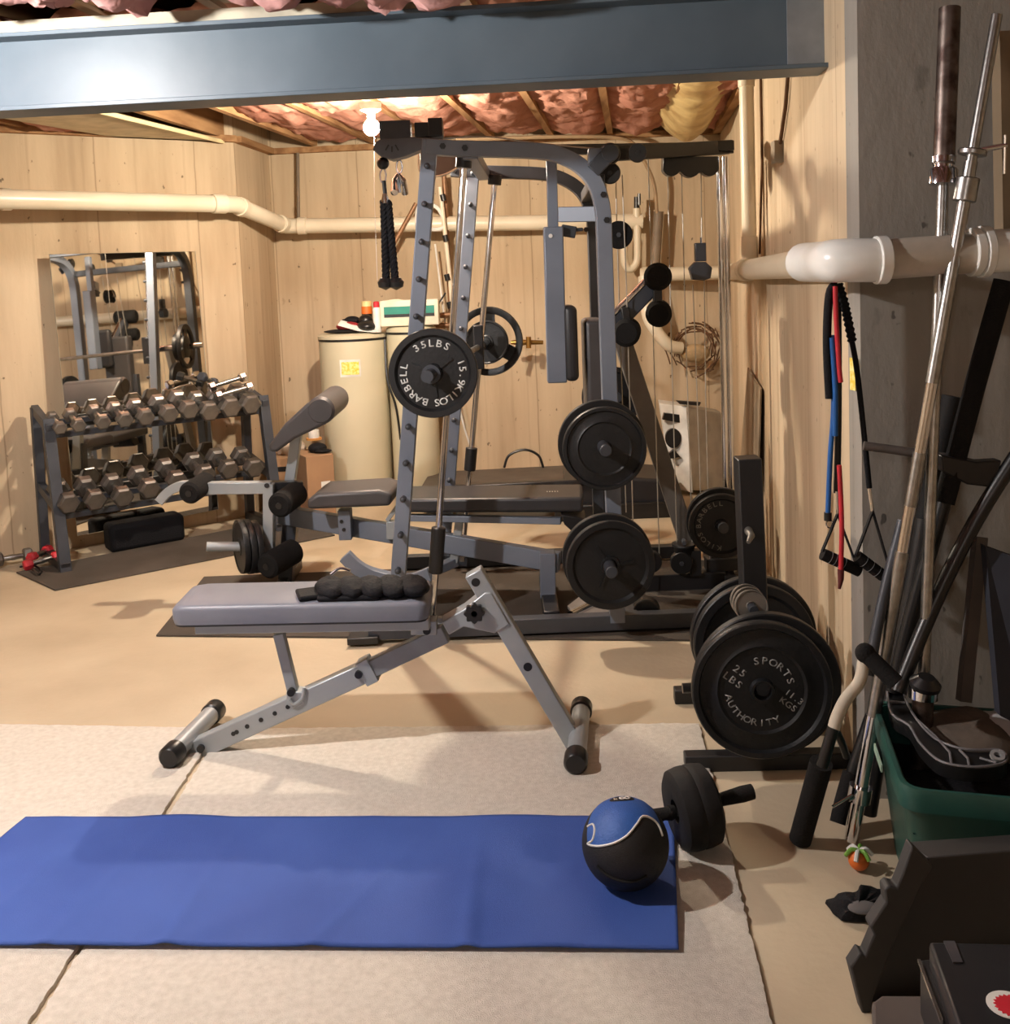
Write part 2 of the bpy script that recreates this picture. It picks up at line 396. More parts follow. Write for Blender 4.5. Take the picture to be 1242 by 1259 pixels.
# dark mats
def flatmat(name, pts, h, m, label):
    mb = MB(); mb.pts([V(p.x, p.y, 0.001) for p in pts], (0, 0, h)); return tag(mb.build(name, m, bevel=0.002), label, 'floor mat')
flatmat('rubber_mat', [gp(192, 783), gp(868, 789), V(1.2, 5.3, 0), V(0.7, 5.42, 0), V(-1.62, 5.42, 0)], 0.008, RUBBER, 'dark rubber mat under the grey smith machine')
flatmat('rubber_mat', [gp(68, 727), gp(412, 659), gp(350, 632), gp(322, 650)+V(-.05, .1, 0), gp(20, 705)], 0.008, RUBBER, 'dark rubber mat on the floor before the dumbbell rack')
# insulation
def batt(mb, x0, x1, y0, y1, z, sag, seed, rough=0.05):
    def fn(i, j):
        y = y0+(y1-y0)*j; x = x0+(x1-x0)*i+0.124*(y-3.4)
        e = min(1, i/0.12, (1-i)/0.12)
        zz = z-sag*math.sin(PI*max(0, min(1, i)))*(0.5+0.5*noise.noise(V(seed, y*1.6, 0)))
        zz += rough*noise.noise(V(x*7, y*5, seed))+rough*0.6*noise.noise(V(x*19, y*15, seed))+rough*0.25*noise.noise(V(x*50, y*40, seed))
        return V(x, y, max(zz, z-sag-0.1) if e > 0 else z+0.1)
    mb.grid(fn, 22, max(8, int((y1-y0)*22)))
mb = MB()
for k in range(1, 14):
    xa = -3.4+0.41*(k-1)+0.02; xb = xa+0.37
    yend = 7.25 if k > 3 else 6.2
    if k in (3, 4): continue
    batt(mb, xa-0.03, xb+0.03, 3.62, yend, WT+0.07, 0.08 if k not in (7, 8) else 0.12, k*3.1, 0.036)
tag(mb.build('insulation', PINK), 'pink fiberglass insulation between the joists beyond the beam', 'insulation', kind='stuff')
mb = MB()
for k in range(-1, 13):
    xa = -3.33+0.41*(k-1)+0.02; xb = xa+0.37
    if -3.0 < xa < 2.2: batt(mb, xa, xb, -1.6, 3.36, WT+0.08, 0.16, k*2.7+40, 0.07)
# fluffy batts hanging low just before the beam
for (px0, px1, py, rr) in ((280, 560, 8, 0.085), (395, 545, -6, 0.10), (40, 170, 14, 0.06), (170, 300, -12, 0.07), (-60, 60, 22, 0.05)):
    for q in range(7):
        t = (q+0.5)/7; p = at(px0+(px1-px0)*t, py-20, 3.30)
        vs = MB(); vs.ball(p+V(0, -0.02, 0.03), rr*(1+0.25*math.sin(q*2.3)), (1.1, 1.4, 0.75), 24, 16)
        vs.v = [a+V(noise.noise(a*13), noise.noise(a*13+V(9, 0, 0)), noise.noise(a*13+V(0, 7, 0)))*0.03+V(noise.noise(a*40), 0, noise.noise(a*40+V(0, 7, 0)))*0.010 for a in vs.v]
        mb.add(vs.v, vs.f)
tag(mb.build('insulation', PINK2), 'rose fluffy insulation sagging before the steel beam', 'insulation', kind='stuff')
# flat duct panel between joists at the left, with a bright edge
z = WT+0.0
q = [gp(-30, 140, z), gp(112, 134, z), gp(275, 174, z), gp(165, 173, z)]
mb = MB(); mb.pts(q, (0, 0, 0.012))
dp = tag(mb.build('duct_panel', mat('tan_board', (196, 178, 142), 0.6)), 'flat tan panel closing the joist bay above the mirror wall', 'panel')
mb = MB(); mb.bar(q[1]+V(0, 0, -0.004), q[2]+V(0, 0, -0.004), 0.012, 0.02); mb.build('edge_strip', mat('pale_edge', (240, 220, 170), 0.4), dp)
# yellow wrapped batt near the right wall
def yb(i, j):
    y = 3.7+(7.2-3.7)*j; x = 0.62+0.124*(y-3.4)+0.36*i
    return V(x, y, WT+0.10-0.16*math.sin(PI*i)*(0.8+0.3*math.sin(j*9))+0.02*noise.noise(V(x*12, y*6, 0)))
mb = MB(); mb.grid(yb, 16, 60); tag(mb.build('wrapped_batt', YBAG, solid=0.02), 'yellow film-wrapped insulation roll by the right wall top', 'insulation roll')
# ------------------------------------------------------------------ bulbs
def bulb(pos, rad, col, label, cat='light bulb'):
    t = thing('light_bulb', label, cat, pos+V(0, 0, 0.16))
    e = mat('glowing_glass', (255, 250, 240), 0.3, emit=col, es=rad)
    mb = MB(); mb.ball(pos, 0.041, seg=16, rg=10); mb.build('glass', e, t)
    mb = MB(); mb.lathe([(0.012, 0.03), (0.02, 0.035), (0.02, 0.07), (0.05, 0.085), (0.055, 0.12), (0.0, 0.12)], pos, (0, 0, 1), 20); mb.build('socket', WHITE, t)
    return t
b1 = bulb(*BULB_FAR, 'bare glowing bulb in a porcelain socket above the cable arm')
p = BULB_FAR[0]
mb = MB(); mb.tube([p+V(0.02, -0.02, 0.06), at(460, 230, p.y-0.02), at(464, 345, p.y-0.02)], 0.0016, 5); mb.build('pull_string', WHITE, b1)
bulb(*BULB_NEAR, 'bare glowing bulb before the steel beam')
bulb(*FILL_BULB, 'added fill bulb behind the viewer, out of view')
# ------------------------------------------------------------------ pipes
def pipe(name, m, pts, r, label, couplings=(), cat='pipe', cr=1.14, seg=20, n=1):
    t = thing(name, label, cat, Vector(pts[0]))
    P = smooth_path(pts, n) if n > 1 else [Vector(p) for p in pts]
    mb = MB(); mb.tube(P, r, seg); mb.build('pipe_run', m, t)
    for (c, d, L) in couplings:
        d = Vector(d).normalized(); mb = MB(); mb.tube([Vector(c)-d*L/2, Vector(c)+d*L/2], r*cr, seg); mb.build('coupling', m, t, bevel=0.003)
    return t
pA = at(-30, 244, 5.62); pB = at(288, 251, 6.66); pC = at(352, 278, 7.42); pD = at(790, 272, 7.36); pC0 = at(340, 272, 7.3)
dAB = pB-pA
pipe('drain_pipe', PVC, [pA-dAB*0.3, pB, pC, pD], 0.053, 'long white drain pipe along the mirror wall and the back wall',
     [(pA.lerp(pB, 0.93), dAB, 0.09), (pB.lerp(pC, 0.12), pC-pB, 0.06), (pC.lerp(pB, 0.10), pC-pB, 0.06), (pC.lerp(pD, 0.045), pD-pC, 0.06), (at(7, 245, 5.75), dAB, 0.05)])
def rwall(px, py, off=0.03):     # where the line of sight meets the right wall (standing off it)
    a_, b_ = Vector((*D, 0)), Vector((*E_, 0)); d_ = (b_-a_).normalized(); n_ = V(d_.y, -d_.x, 0)
    if n_.x > 0: n_ = -n_
    P0 = a_+n_*off; r = ray(px, py); return EYE+r*((P0-EYE).dot(n_)/r.dot(n_))
pE = at(788, 338, 7.35); pF = at(892, 335, 7.2); pG = rwall(916, 332, 0.08); pH = rwall(1006, 322, 0.06)
pipe('drain_pipe', PVC, smooth_path([pE, pE.lerp(pF, 0.9), pF, pG, pG.lerp(pH, 0.1), pH], 3), 0.048, 'white drain pipe along the right wall to the elbow',
     [(pG, pH-pG, 0.12), (pG.lerp(pH, 0.06), pH-pG, 0.10), (pE+V(.05, 0, 0), (1, 0, 0), 0.08)])
e0 = at(1008, 322, 2.95); e1 = at(1024, 321, 2.76); e2 = at(1045, 320, 2.72); e3 = at(1088, 320, 2.71)
t = pipe('elbow_pipe', PVCW, smooth_path([e0+V(-.01, .12, 0), e0, e1, e2, e3], 5), 0.056, 'bright white elbow turning the drain pipe around the wall corner')
mb = MB(); mb.tube([at(1076, 320, 2.71), at(1090, 319.5, 2.71)], 0.062, 22); mb.build('coupling', PVCW, t, bevel=0.003)
p0 = at(1088, 319, 2.71); p1 = at(1200, 311, 2.69)
pipe('drain_pipe', mat('tan_pvc', (196, 186, 172), 0.4), [p0, p1], 0.051, 'tan pipe length between the white elbow and the white coupling')
p2 = at(1198, 310, 2.69); p3 = at(1300, 305, 2.67)
t = pipe('pipe_coupling', PVCW, [p2, p3], 0.055, 'white pipe end with stepped coupling by the barbells', cat='pipe')
for x in (1197, 1209): 
    mb = MB(); c_ = at(x, 310-(x-1198)*0.05, 2.69); mb.tube([c_-V(.01, 0, 0), c_+V(.01, 0, 0)], 0.062 if x < 1200 else 0.066, 22); mb.build('coupling_ring', PVCW, t, bevel=0.002)
# vertical stack in the corner by the right wall
v1 = rwall(922, 322, 0.07); v0 = at(926, 92, v1.y)
v0 = V(v1.x, v1.y, v0.z)
pipe('vent_pipe', PVC, [v1, v0+V(0, 0, 0.05)], 0.034, 'white vertical vent pipe rising beside the right wall', [(v1+V(0, 0, 0.06), (0, 0, 1), 0.12), (v0+V(0, 0, -.02), (0, 0, 1), 0.07)])
# trap and valve on back wall
Yt = 7.34
tr = pipe('condensate_trap', PVC, smooth_path([at(783, 256, Yt), at(784, 300, Yt), at(783, 322, Yt), at(775, 331, Yt), at(768, 322, Yt), at(768, 290, Yt)], 5), 0.026, 'white U-shaped trap pipe with black valve on back wall', seg=12)
mb = MB(); mb.tube([at(783, 242, Yt), at(783, 258, Yt)], 0.02, 10); mb.tube([at(786, 238, Yt-.03), at(786, 252, Yt-.03)], 0.011, 8); mb.build('black_valve', BPLAST, tr)
mb = MB(); mb.tube([at(810, 260, 7.36), at(805, 338, 7.36)], 0.034, 14)
ct = tag(mb.build('conduit', mat('grey_tan_pipe', (132, 116, 98), 0.6)), 'grey-brown conduit sleeve on the back wall beside the trap', 'conduit')
mb = MB(); mb.tube(smooth_path([at(808, 262, 7.34), at(804, 225, 7.3), at(790, 195, 7.25), at(770, 172, 7.2), at(700, 168, 7.1), at(560, 172, 6.9)], 6), 0.013, 7); mb.build('cable', mat('tan_cable', (170, 144, 112), 0.6), ct)
# water lines left of the smith machine
t = thing('water_line', 'copper water pipes and hoses running down the back wall', 'pipe', at(545, 400, 7.3))
for pts, r, m in (([at(546, 215, 7.38), at(556, 420, 7.38)], 0.018, COPPER), ([at(541, 230, 7.3), at(552, 330, 7.3), at(560, 418, 7.3)], 0.015, PVC),
                  ([at(512, 250, 7.35), at(484, 300, 7.35)], 0.016, COPPER), ([at(520, 390, 7.3), at(560, 386, 7.3)], 0.02, COPPER), ([at(520, 400, 7.25), at(560, 400, 7.25)], 0.018, COPPER),
                  ([at(548, 360, 7.3), at(532, 384, 7.3)], 0.006, BPLAST), ([at(540, 540, 7.3), at(533, 575, 7.3), at(531, 590, 7.3)], 0.012, COPPER), ([at(525, 430, 7.38), at(531, 590, 7.38)], 0.012, COPPER)):
    mb = MB(); mb.tube(pts, r, 10); mb.build('pipe_run', m, t)
for x, y in ((545, 243), (548, 293), (550, 341), (553, 375)):
    mb = MB(); mb.tube([at(x-1, y-4, 7.29), at(x+1, y+4, 7.29)], 0.02, 10); mb.build('clip', BPLAST, t)
mb = MB(); mb.tube(smooth_path([at(535, 300, 7.36), at(548, 400, 7.36), at(566, 505, 7.4), at(578, 548, 7.4)], 6), 0.007, 6); mb.build('white_cable', WHITE, t)
# round water meter loop
mb = MB(); mb.tube(smooth_path([at(519, 282, 7.3), at(513, 278, 7.3), at(514, 256, 7.3), at(524, 250, 7.3), at(540, 258, 7.3), at(545, 280, 7.3), at(519, 282, 7.3)], 5), 0.014, 8); mb.build('white_loop', WHITE, t)
# spigot
t = thing('wall_spigot', 'brass hose spigot sticking out of the back wall', 'faucet', at(655, 422, 7.35))
mb = MB(); mb.tube([at(628, 421, 7.3), at(640, 421, 7.3), at(648, 421, 7.3), at(668, 421, 7.3)], [0.012, 0.024, 0.018, 0.014], 12); mb.tube([at(640, 421, 7.3), at(632, 434, 7.25)], 0.016, 10); mb.build('body', BRASS, t)
mb = MB(); mb.tube([at(650, 414, 7.27), at(650, 428, 7.27)], 0.018, 12); mb.build('valve_wheel', BRASS, t)
mb = MB(); mb.tube(smooth_path([at(620, 575, 7.0), at(626, 560, 7.0), at(645, 553, 7.0), at(662, 560, 7.0), at(668, 575, 7.0)], 6), 0.009, 7)
tag(mb.build('black_hose', BPLAST), 'thin black hose loop arching behind the treadmill deck', 'hose')
# timber post and strap on the concrete wall's far right
mb = MB(); mb.bar(at(1236, 40, 2.80), at(1240, 292, 2.80), 0.05, 0.05, up=(0, 1, 0)); struct(mb.build('trim_6', PLY))

# thin lines on the walls
mb = MB(); mb.tube([at(366, 188, 7.52), at(367, 268, 7.5)], 0.012, 8); tag(mb.build('wall_conduit', mat('grey_conduit', (120, 104, 86), 0.6)), 'thin grey conduit dropping to the drain pipe near the wall corner', 'conduit')
t = thing('wall_cable', 'dark cable with a small box on the right wall under the beam end', 'cable', rwall(956, 190, 0.02))
mb = MB(); mb.tube([rwall(969, 92, 0.012), rwall(966, 130, 0.012), rwall(959, 178, 0.012)], 0.008, 7); mb.build('cable_run', TWIG, t)
mb = MB(); mb.tube([rwall(935, 92, 0.012), rwall(937, 200, 0.012), rwall(934, 312, 0.012)], 0.006, 7); mb.build('cable_run', TWIG, t)
mb = MB(); mb.box(rwall(956, 187, 0.02), (0.04, 0.06, 0.09)); mb.build('junction_box', mat('tan_grey_box', (150, 134, 112), 0.6), t, bevel=0.003)
# ------------------------------------------------------------------ weight plates
def plate(name, label, c, axis, r, th, m=IRON, style='deep', group=None, texts=None, tcol=(200, 200, 196), bore=0.026, cat='weight plate', spokes=0, sr=0.0):
    """a plate centred at c, axis = the way its face looks"""
    c = Vector(c); u, v, a = basis(axis); u, v = -u, v
    if a.y < 0: u = V(1, 0, 0)-a*a.x; u.normalize(); v = u.cross(a)*-1; v = -(a.cross(u)) if (a.cross(u)).z < 0 else a.cross(u)
    t = thing(name, label, cat, c, group)
    h = th/2
    if style == 'deep':
        prof = [(bore, h), (r*0.20, h), (r*0.22, h*0.25), (r*0.80, h*0.15), (r*0.86, h), (r*0.985, h), (r, h*0.8), (r, -h*0.8), (r*0.985, -h), (bore, -h)]
    elif style == 'lip':
        prof = [(bore, h*1.2), (r*0.16, h*1.2), (r*0.18, h*0.35), (r*0.60, h*0.3), (r*0.64, h*0.65), (r*0.68, h*0.35), (r*0.88, h*0.3), (r*0.91, h), (r*0.98, h), (r, h*0.7), (r, -h*0.7), (r*0.98, -h), (bore, -h)]
    else:
        prof = [(bore, h), (r*0.3, h), (r*0.34, h*0.7), (r*0.9, h*0.7), (r*0.94, h), (r*0.99, h), (r, h*0.7), (r, -h*0.7), (r*0.99, -h), (bore, -h)]
    mb = MB()
    if style == 'grip':
        for k in range(1):
            mb.lathe([(r*0.80, h*0.6), (r*0.9, h), (r*0.98, h), (r, 0), (r*0.98, -h), (r*0.9, -h), (r*0.80, -h*0.6)], c, a, 44, closed=True)
            mb.lathe([(bore, h), (r*0.42, h), (r*0.5, h*0.6), (r*0.5, -h*0.6), (r*0.42, -h), (bore, -h)], c, a, 36, closed=True)
        for k in range(3):
            an = math.radians(90+k*120); d = u*math.cos(an)+v*math.sin(an); s_ = a.cross(d)
            mb.bar(c+d*r*0.44, c+d*r*0.86, r*0.42, h*1.1, up=a)
    else:
        mb.lathe(prof, c, a, 64, closed=True)
    for k in range(spokes):
        an = math.radians(sr+k*360/spokes); d = u*math.cos(an)+v*math.sin(an)
        mb.bar(c+a*h*0.45+d*r*0.18, c+a*h*0.35+d*r*0.54, 0.010, h*0.5, up=a)
    mb.build('disc', m, t, bevel=0)
    if texts:
        tb = MB(); texts(tb, c+a*((h*0.3 if style == 'lip' else h*0.15)+0.0012), u, v)
        o = tb.build('lettering', mat('plate_paint', tcol, 0.6), t, solid=0.001)
    return t
# ------------------------------------------------------------------ smith machine
YN, YF = 4.35, 5.40
sm = thing('smith_machine', 'grey smith machine cage with cable arms standing on the dark rubber mat', 'smith machine', V(0, 4.85, 0.008))
def part(mb, name, m, parent=None, **k): return mb.build(name, m, parent or sm, **k)
zN = 0.05
# base rails
for Y in (YN, YF):
    mb = MB(); mb.bar(V(-0.62, Y, zN), V(0.93, Y, zN), 0.06, 0.065); part(mb, 'base_rail', DGREY, bevel=0.004)
mb = MB(); mb.box((-0.64, YN-0.01, 0.026), (0.13, 0.1, 0.03)); part(mb, 'foot_plate', BLACK, bevel=0.004)
mb = MB(); mb.bar(V(0.49, YN, zN), V(0.49, YF, zN), 0.06, 0.06); part(mb, 'base_crossbar', DGREY, bevel=0.004)
mb = MB(); mb.bar(V(1.0, 4.9, 0.045), V(0.5, 4.9, 0.045), 0.07, 0.08); part(mb, 'base_crossbar', BLACK, bevel=0.004)
mb = MB(); mb.bar(V(1.02, 4.4, 0.04), V(1.02, 5.4, 0.04), 0.06, 0.06); part(mb, 'base_crossbar', BLACK, bevel=0.004)
def onN(px, py, Y=YN): return at(px, py, Y)
# front uprights, raked
uT = onN(529, 172); uB = onN(487, 790); uB.z = 0.08
vT, vB = at(584, 186, YF), at(549, 640, YF); vB = vT+(vB-vT)*((vT.z-0.08)/(vT.z-vB.z))
for k, (t_, b_) in enumerate(((uT, uB), (vT, vB))):
    mb = MB(); mb.bar(b_, t_, 0.062, 0.062, up=(0, 1, 0)); up_ = part(mb, 'front_upright', GREYP, bevel=0.004)
    for i in range(12):
        c = b_.lerp(t_, 0.12+0.075*i)
        mb = MB(); mb.cyl(c-V(0, 0.03, 0), c-V(0, 0.062, 0), 0.0105, seg=12); mb.ball(c-V(0, 0.064, 0), 0.013, seg=10, rg=6); part(mb, 'hook_peg', DGREY)
# top beams curving down into the rear uprights
for k, Y in enumerate((YN, YF)):
    o = V(0, Y-YN, 0)
    a = onN(524, 181); b = onN(560, 183); c = onN(660, 186); d = onN(700, 196); e = onN(727, 218); f = onN(740, 252); g = onN(743, 300); h = V(g.x+0.004, YN, 0.05)
    for q in (a, b, c, d, e, f, g, h): q.y = Y
    if k == 1:
        for q in (a, b, c, d, e, f, g, h): q.x += 0.05; 
    pts = smooth_path([b, c, d, e, f, g], 5)
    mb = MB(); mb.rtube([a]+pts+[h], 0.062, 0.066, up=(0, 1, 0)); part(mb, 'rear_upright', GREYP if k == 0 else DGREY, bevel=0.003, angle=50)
    for px, py in ((545, 181), (572, 183), (741, 240), (745, 271)):
        p = onN(px, py); p.y = Y; mb = MB(); mb.cyl(p-V(0, 0.03, 0), p-V(0, 0.044, 0), 0.013, seg=6); part(mb, 'bolt', BLACK)
# cross beams
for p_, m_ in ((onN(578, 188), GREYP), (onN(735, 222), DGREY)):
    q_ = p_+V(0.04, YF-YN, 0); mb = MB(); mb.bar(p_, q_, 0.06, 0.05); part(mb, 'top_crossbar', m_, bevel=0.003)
# guide rods with stop bushings
rN0, rN1 = at(571, 192, 4.45), at(532, 756, 4.45)
rF0, rF1 = at(609, 215, 5.30), at(579, 600, 5.30)
rF1 = rF0+(rF1-rF0)*1.33
rF1.z = 0.07
for a, b in ((rN0, rN1), (rF0, rF1)):
    mb = MB(); mb.cyl(a, b, 0.0145, seg=18); part(mb, 'guide_rod', CHROME)
    mb = MB(); mb.cyl(a+(a-b)*0.0, a+(b-a)*0.025, 0.034, seg=16); part(mb, 'rod_bushing', BLACK, bevel=0.003)
mb = MB(); a = rN0.lerp(rN1, 0.803); b = rN0.lerp(rN1, 0.905); mb.cyl(a, b, 0.031, seg=18); part(mb, 'rod_bushing', BLACK, bevel=0.004)
mb = MB(); a = rF0.lerp(rF1, 0.70); b = rF0.lerp(rF1, 0.76); mb.cyl(a, b, 0.03, seg=18); part(mb, 'rod_bushing', BLACK, bevel=0.004)
# barbell of the smith machine, running away from the viewer
bN = at(527, 462, 4.10); bF = at(600, 420, 5.58)
mb = MB(); mb.cyl(bN, bF, 0.0145, seg=16); part(mb, 'bar', DULLC)
dv = (bF-bN).normalized()
mb = MB(); mb.cyl(bN-dv*0.03, bN+dv*0.2, 0.0245, seg=20); mb.cyl(bN+dv*0.045, bN+dv*0.065, 0.038, seg=20); part(mb, 'bar_sleeve', DGREY)
mb = MB(); mb.cyl(bF-dv*0.22, bF+dv*0.16, 0.0245, seg=20); part(mb, 'bar_sleeve', CHROME)
mb = MB(); c = bN+dv*0.36; mb.box(c+V(0.02, 0, -0.02), (0.05, 0.05, 0.16)); part(mb, 'bar_carriage', BLACK, bevel=0.006)
mb = MB(); c = bF-dv*0.3; mb.box(c+V(0.0, 0, -0.0), (0.05, 0.06, 0.22)); part(mb, 'bar_carriage', BLACK, bevel=0.006)
# curved foot arm at the lower left
mb = MB(); pts = smooth_path([at(424, 683, 4.75), at(440, 698, 4.75), at(462, 708, 4.75), at(500, 714, 4.72), at(530, 705, 4.68)], 5); mb.rtube(pts, 0.05, 0.06); part(mb, 'curved_arm', GREYP, bevel=0.003, angle=50)
mb = MB(); mb.bar(at(500, 716, 4.7), at(560, 690, 4.9), 0.05, 0.04); part(mb, 'curved_arm', GREYP, bevel=0.003)
# lat tower arm at the top left
YL = 4.52
mb = MB(); arcp = [at(x, y, YL-0.05) for x, y in ((458, 184), (462, 174), (470, 170), (510, 168), (545, 170), (545, 178), (520, 183), (498, 192), (482, 196), (468, 192))]
mb.pts(arcp, (0, 0.1, 0)); hs = part(mb, 'pulley_housing', mat('slate_plastic', (96, 100, 108), 0.45), bevel=0.005)
for dx, dy in ((-8, -6), (0, 8), (8, -6)):
    mb = MB(); mb.bar(at(482+dx*.5, 178+(0 if dy < 0 else 2), YL-0.053), at(482+dx, 178+7+(2 if dy > 0 else 0), YL-0.053), 0.006, 0.004, up=(0, 1, 0)); part(mb, 'vent_slot', BLACK, hs)
mb = MB(); mb.box(at(487, 161, YL), (0.13, 0.1, 0.075)); part(mb, 'top_block', DGREY, bevel=0.004)
mb = MB(); mb.box(at(521, 161, YL), (0.07, 0.1, 0.06)); mb.box(at(536, 158, YL), (0.06, 0.11, 0.075)); part(mb, 'top_block', BLACK, bevel=0.004)
mb = MB(); mb.bar(at(640, 185, 4.75), at(890, 181, 5.0), 0.045, 0.045); part(mb, 'top_boom', DGREY, bevel=0.003)
mb = MB(); mb.tube(smooth_path([at(545, 170, YL), at(600, 168, 4.6), at(660, 176, 4.7), at(745, 184, 4.8)], 4), 0.004, 6); part(mb, 'cable', CABLE)
mb = MB(); mb.tube(smooth_path([at(545, 174, YL), at(600, 176, 4.6), at(660, 180, 4.7)], 4), 0.006, 6); part(mb, 'cable', BPLAST)
# second housing behind, with a pale rim
mb = MB(); q = [at(x, y, 5.0) for x, y in ((516, 185), (565, 185), (566, 203), (550, 213), (540, 216), (518, 212))]; mb.pts(q, (0, 0.08, 0)); part(mb, 'pulley_housing', mat('brown_grey_plastic', (110, 96, 84), 0.5), bevel=0.004)
mb = MB(); q = smooth_path([at(x, y, 4.99) for x, y in ((515, 188), (516, 210), (530, 217), (548, 214), (566, 204))], 4); mb.tube(q, 0.005, 6); part(mb, 'pale_cable', PVC)
# black boom to the chrome columns
YC = 4.95
b0 = at(742, 190, 4.62); b1 = at(897, 181, YC)
mb = MB(); mb.bar(b0, b1, 0.06, 0.062); part(mb, 'top_boom', BLACK, bevel=0.004)
mb = MB(); mb.box(at(889, 181, YC), (0.075, 0.14, 0.045)); part(mb, 'end_bracket', BPLAST, bevel=0.003)
for dx in (0.0, 0.032):
    a = at(885, 190, YC)+V(dx-0.005, dx*0.6, -0.01); b = V(a.x+0.00, a.y, 0.06); mb = MB(); mb.cyl(a, b, 0.0145, seg=16); part(mb, 'chrome_column', CHROME)
def pulley(px, py, Y, rpx, w=0.03, m=BPLAST, name='pulley', ax=(0.12, 1, 0)):
    c = at(px, py, Y); r = rpx*Y/F; a = Vector(ax).normalized()
    mb = MB(); mb.lathe([(0.006, -w/2), (r*0.93, -w/2), (r, -w/2+0.004), (r*0.9, 0), (r, w/2-0.004), (r*0.93, w/2), (0.006, w/2)], c, a, 32, closed=True)
    o = part(mb, name, m); mb = MB(); mb.cyl(c-a*(w/2+0.008), c+a*(w/2+0.004), 0.011, seg=6); part(mb, 'axle_bolt', DGREY, o); return o
# bracket arm with pulleys at the rear top corner
mb = MB(); mb.bar(at(723, 192, 4.30), at(752, 192, 4.30), 0.06, 0.06); part(mb, 'arm_block', GREYP, bevel=0.004)
mb = MB(); a = at(729, 210, 4.26); b = at(750, 188, 4.26); mb.bar(a, b, 0.02, 0.062, up=(-0.6, 0, 0.6)); mb.cyl(b-V(0, .014, 0), b+V(0, .014, 0), 0.036, seg=24); part(mb, 'link_arm', DGREY, bevel=0.004)
pulley(750, 189, 4.32, 13, 0.03); pulley(750, 213, 4.5, 13, 0.03); pulley(784, 188, 4.6, 11.5, 0.035)
pulley(761, 289, 4.62, 17, 0.07, FOAM, 'foam_stop')
# triple pulley housing
mb = MB()
Y = 4.86
pl = []
for cx_, r_, a0, a1 in ((826, 11.5, 200, 330), (849, 13, 215, 325), (873, 11.5, 215, 350)):
    for k in range(7):
        an = math.radians(a0+(a1-a0)*k/6); pl.append(at(cx_+r_*math.cos(an), 205-r_*math.sin(an), Y))
pl = pl+[at(882, 192, Y), at(816, 193, Y)]
mb.pts(pl, (0, 0.06, 0)); part(mb, 'pulley_housing', BPLAST, bevel=0.003)
# cables
def cable(pts, r=0.0028, m=CABLE): 
    mb = MB(); mb.tube([at(*p) for p in pts], r, 6); part(mb, 'cable', m)
cable([(765, 215, 4.55), (771, 370, 4.6), (781, 735, 4.75)], 0.003)
cable([(838, 212, 4.88), (843, 400, 4.9), (852, 690, 4.9)])
cable([(862, 212, 4.9), (863, 300, 4.9)])
cable([(866, 345, 4.9), (868, 500, 4.9), (873, 690, 4.9)])
cable([(852, 350, 4.92), (856, 450, 4.92), (862, 620, 4.92)])
cable([(797, 195, 4.8), (803, 400, 4.85), (811, 690, 4.9)])
cable([(821, 210, 4.9), (825, 400, 4.9), (833, 690, 4.9)])
cable([(757, 220, 4.7), (762, 400, 4.75), (770, 630, 4.75)])
cable([(744, 205, 4.6), (749, 300, 4.7), (764, 640, 4.75)])
# cable stopper hanging from the boom
mb = MB(); c = at(862, 300, 4.9); mb.cyl(c, c+V(0, 0, 0.03), 0.004, seg=8); st_ = part(mb, 'cable_stop', DGREY)
mb = MB(); mb.box(at(861, 310, 4.9), (0.05, 0.04, 0.085)); part(mb, 'stop_block', DGREY, bevel=0.004)
mb = MB(); mb.pts([at(x, y, 4.88) for x, y in ((855, 322), (868, 322), (876, 329), (874, 342), (866, 345), (852, 344), (848, 330))], (0, 0.05, 0)); part(mb, 'stop_block', DGREY, bevel=0.004)
# low pulleys
pulley(838, 691, 4.85, 14, 0.05); pulley(841, 666, 4.85, 0.1, 0.04); pulley(800, 690, 4.85, 14, 0.04)
mb = MB(); c = at(841, 670, 4.88); mb.lathe([(0.001, 0.012), (0.058, 0.008), (0.06, 0), (0.05, -0.01), (0.04, -0.07), (0.001, -0.07)], c, (0, 0, 1), 24, closed=False); part(mb, 'pulley_cap', BPLAST)
mb = MB(); mb.bar(V(0.855, 4.87, 0.08), V(0.855, 4.87, 0.2), 0.05, 0.05, up=(0, 1, 0)); part(mb, 'pulley_post', BLACK)
pulley(795, 751, 4.42, 17, 0.06); 
# weight carriage on the chrome columns
mb = MB(); mb.box(at(888, 692, 4.93), (0.16, 0.08, 0.06)); part(mb, 'weight_carriage', BLACK, bevel=0.004)
c3 = at(886, 645, 4.80)
mb = MB(); mb.cyl(c3+V(0, -0.07, 0), c3+V(0, 0.15, 0), 0.0245, seg=18); part(mb, 'weight_horn', DGREY)
mb = MB(); mb.bar(c3+V(0.0, 0.13, -0.2), c3+V(0.0, 0.13, 0.05), 0.05, 0.04, up=(0, 1, 0)); part(mb, 'carriage_post', BLACK)
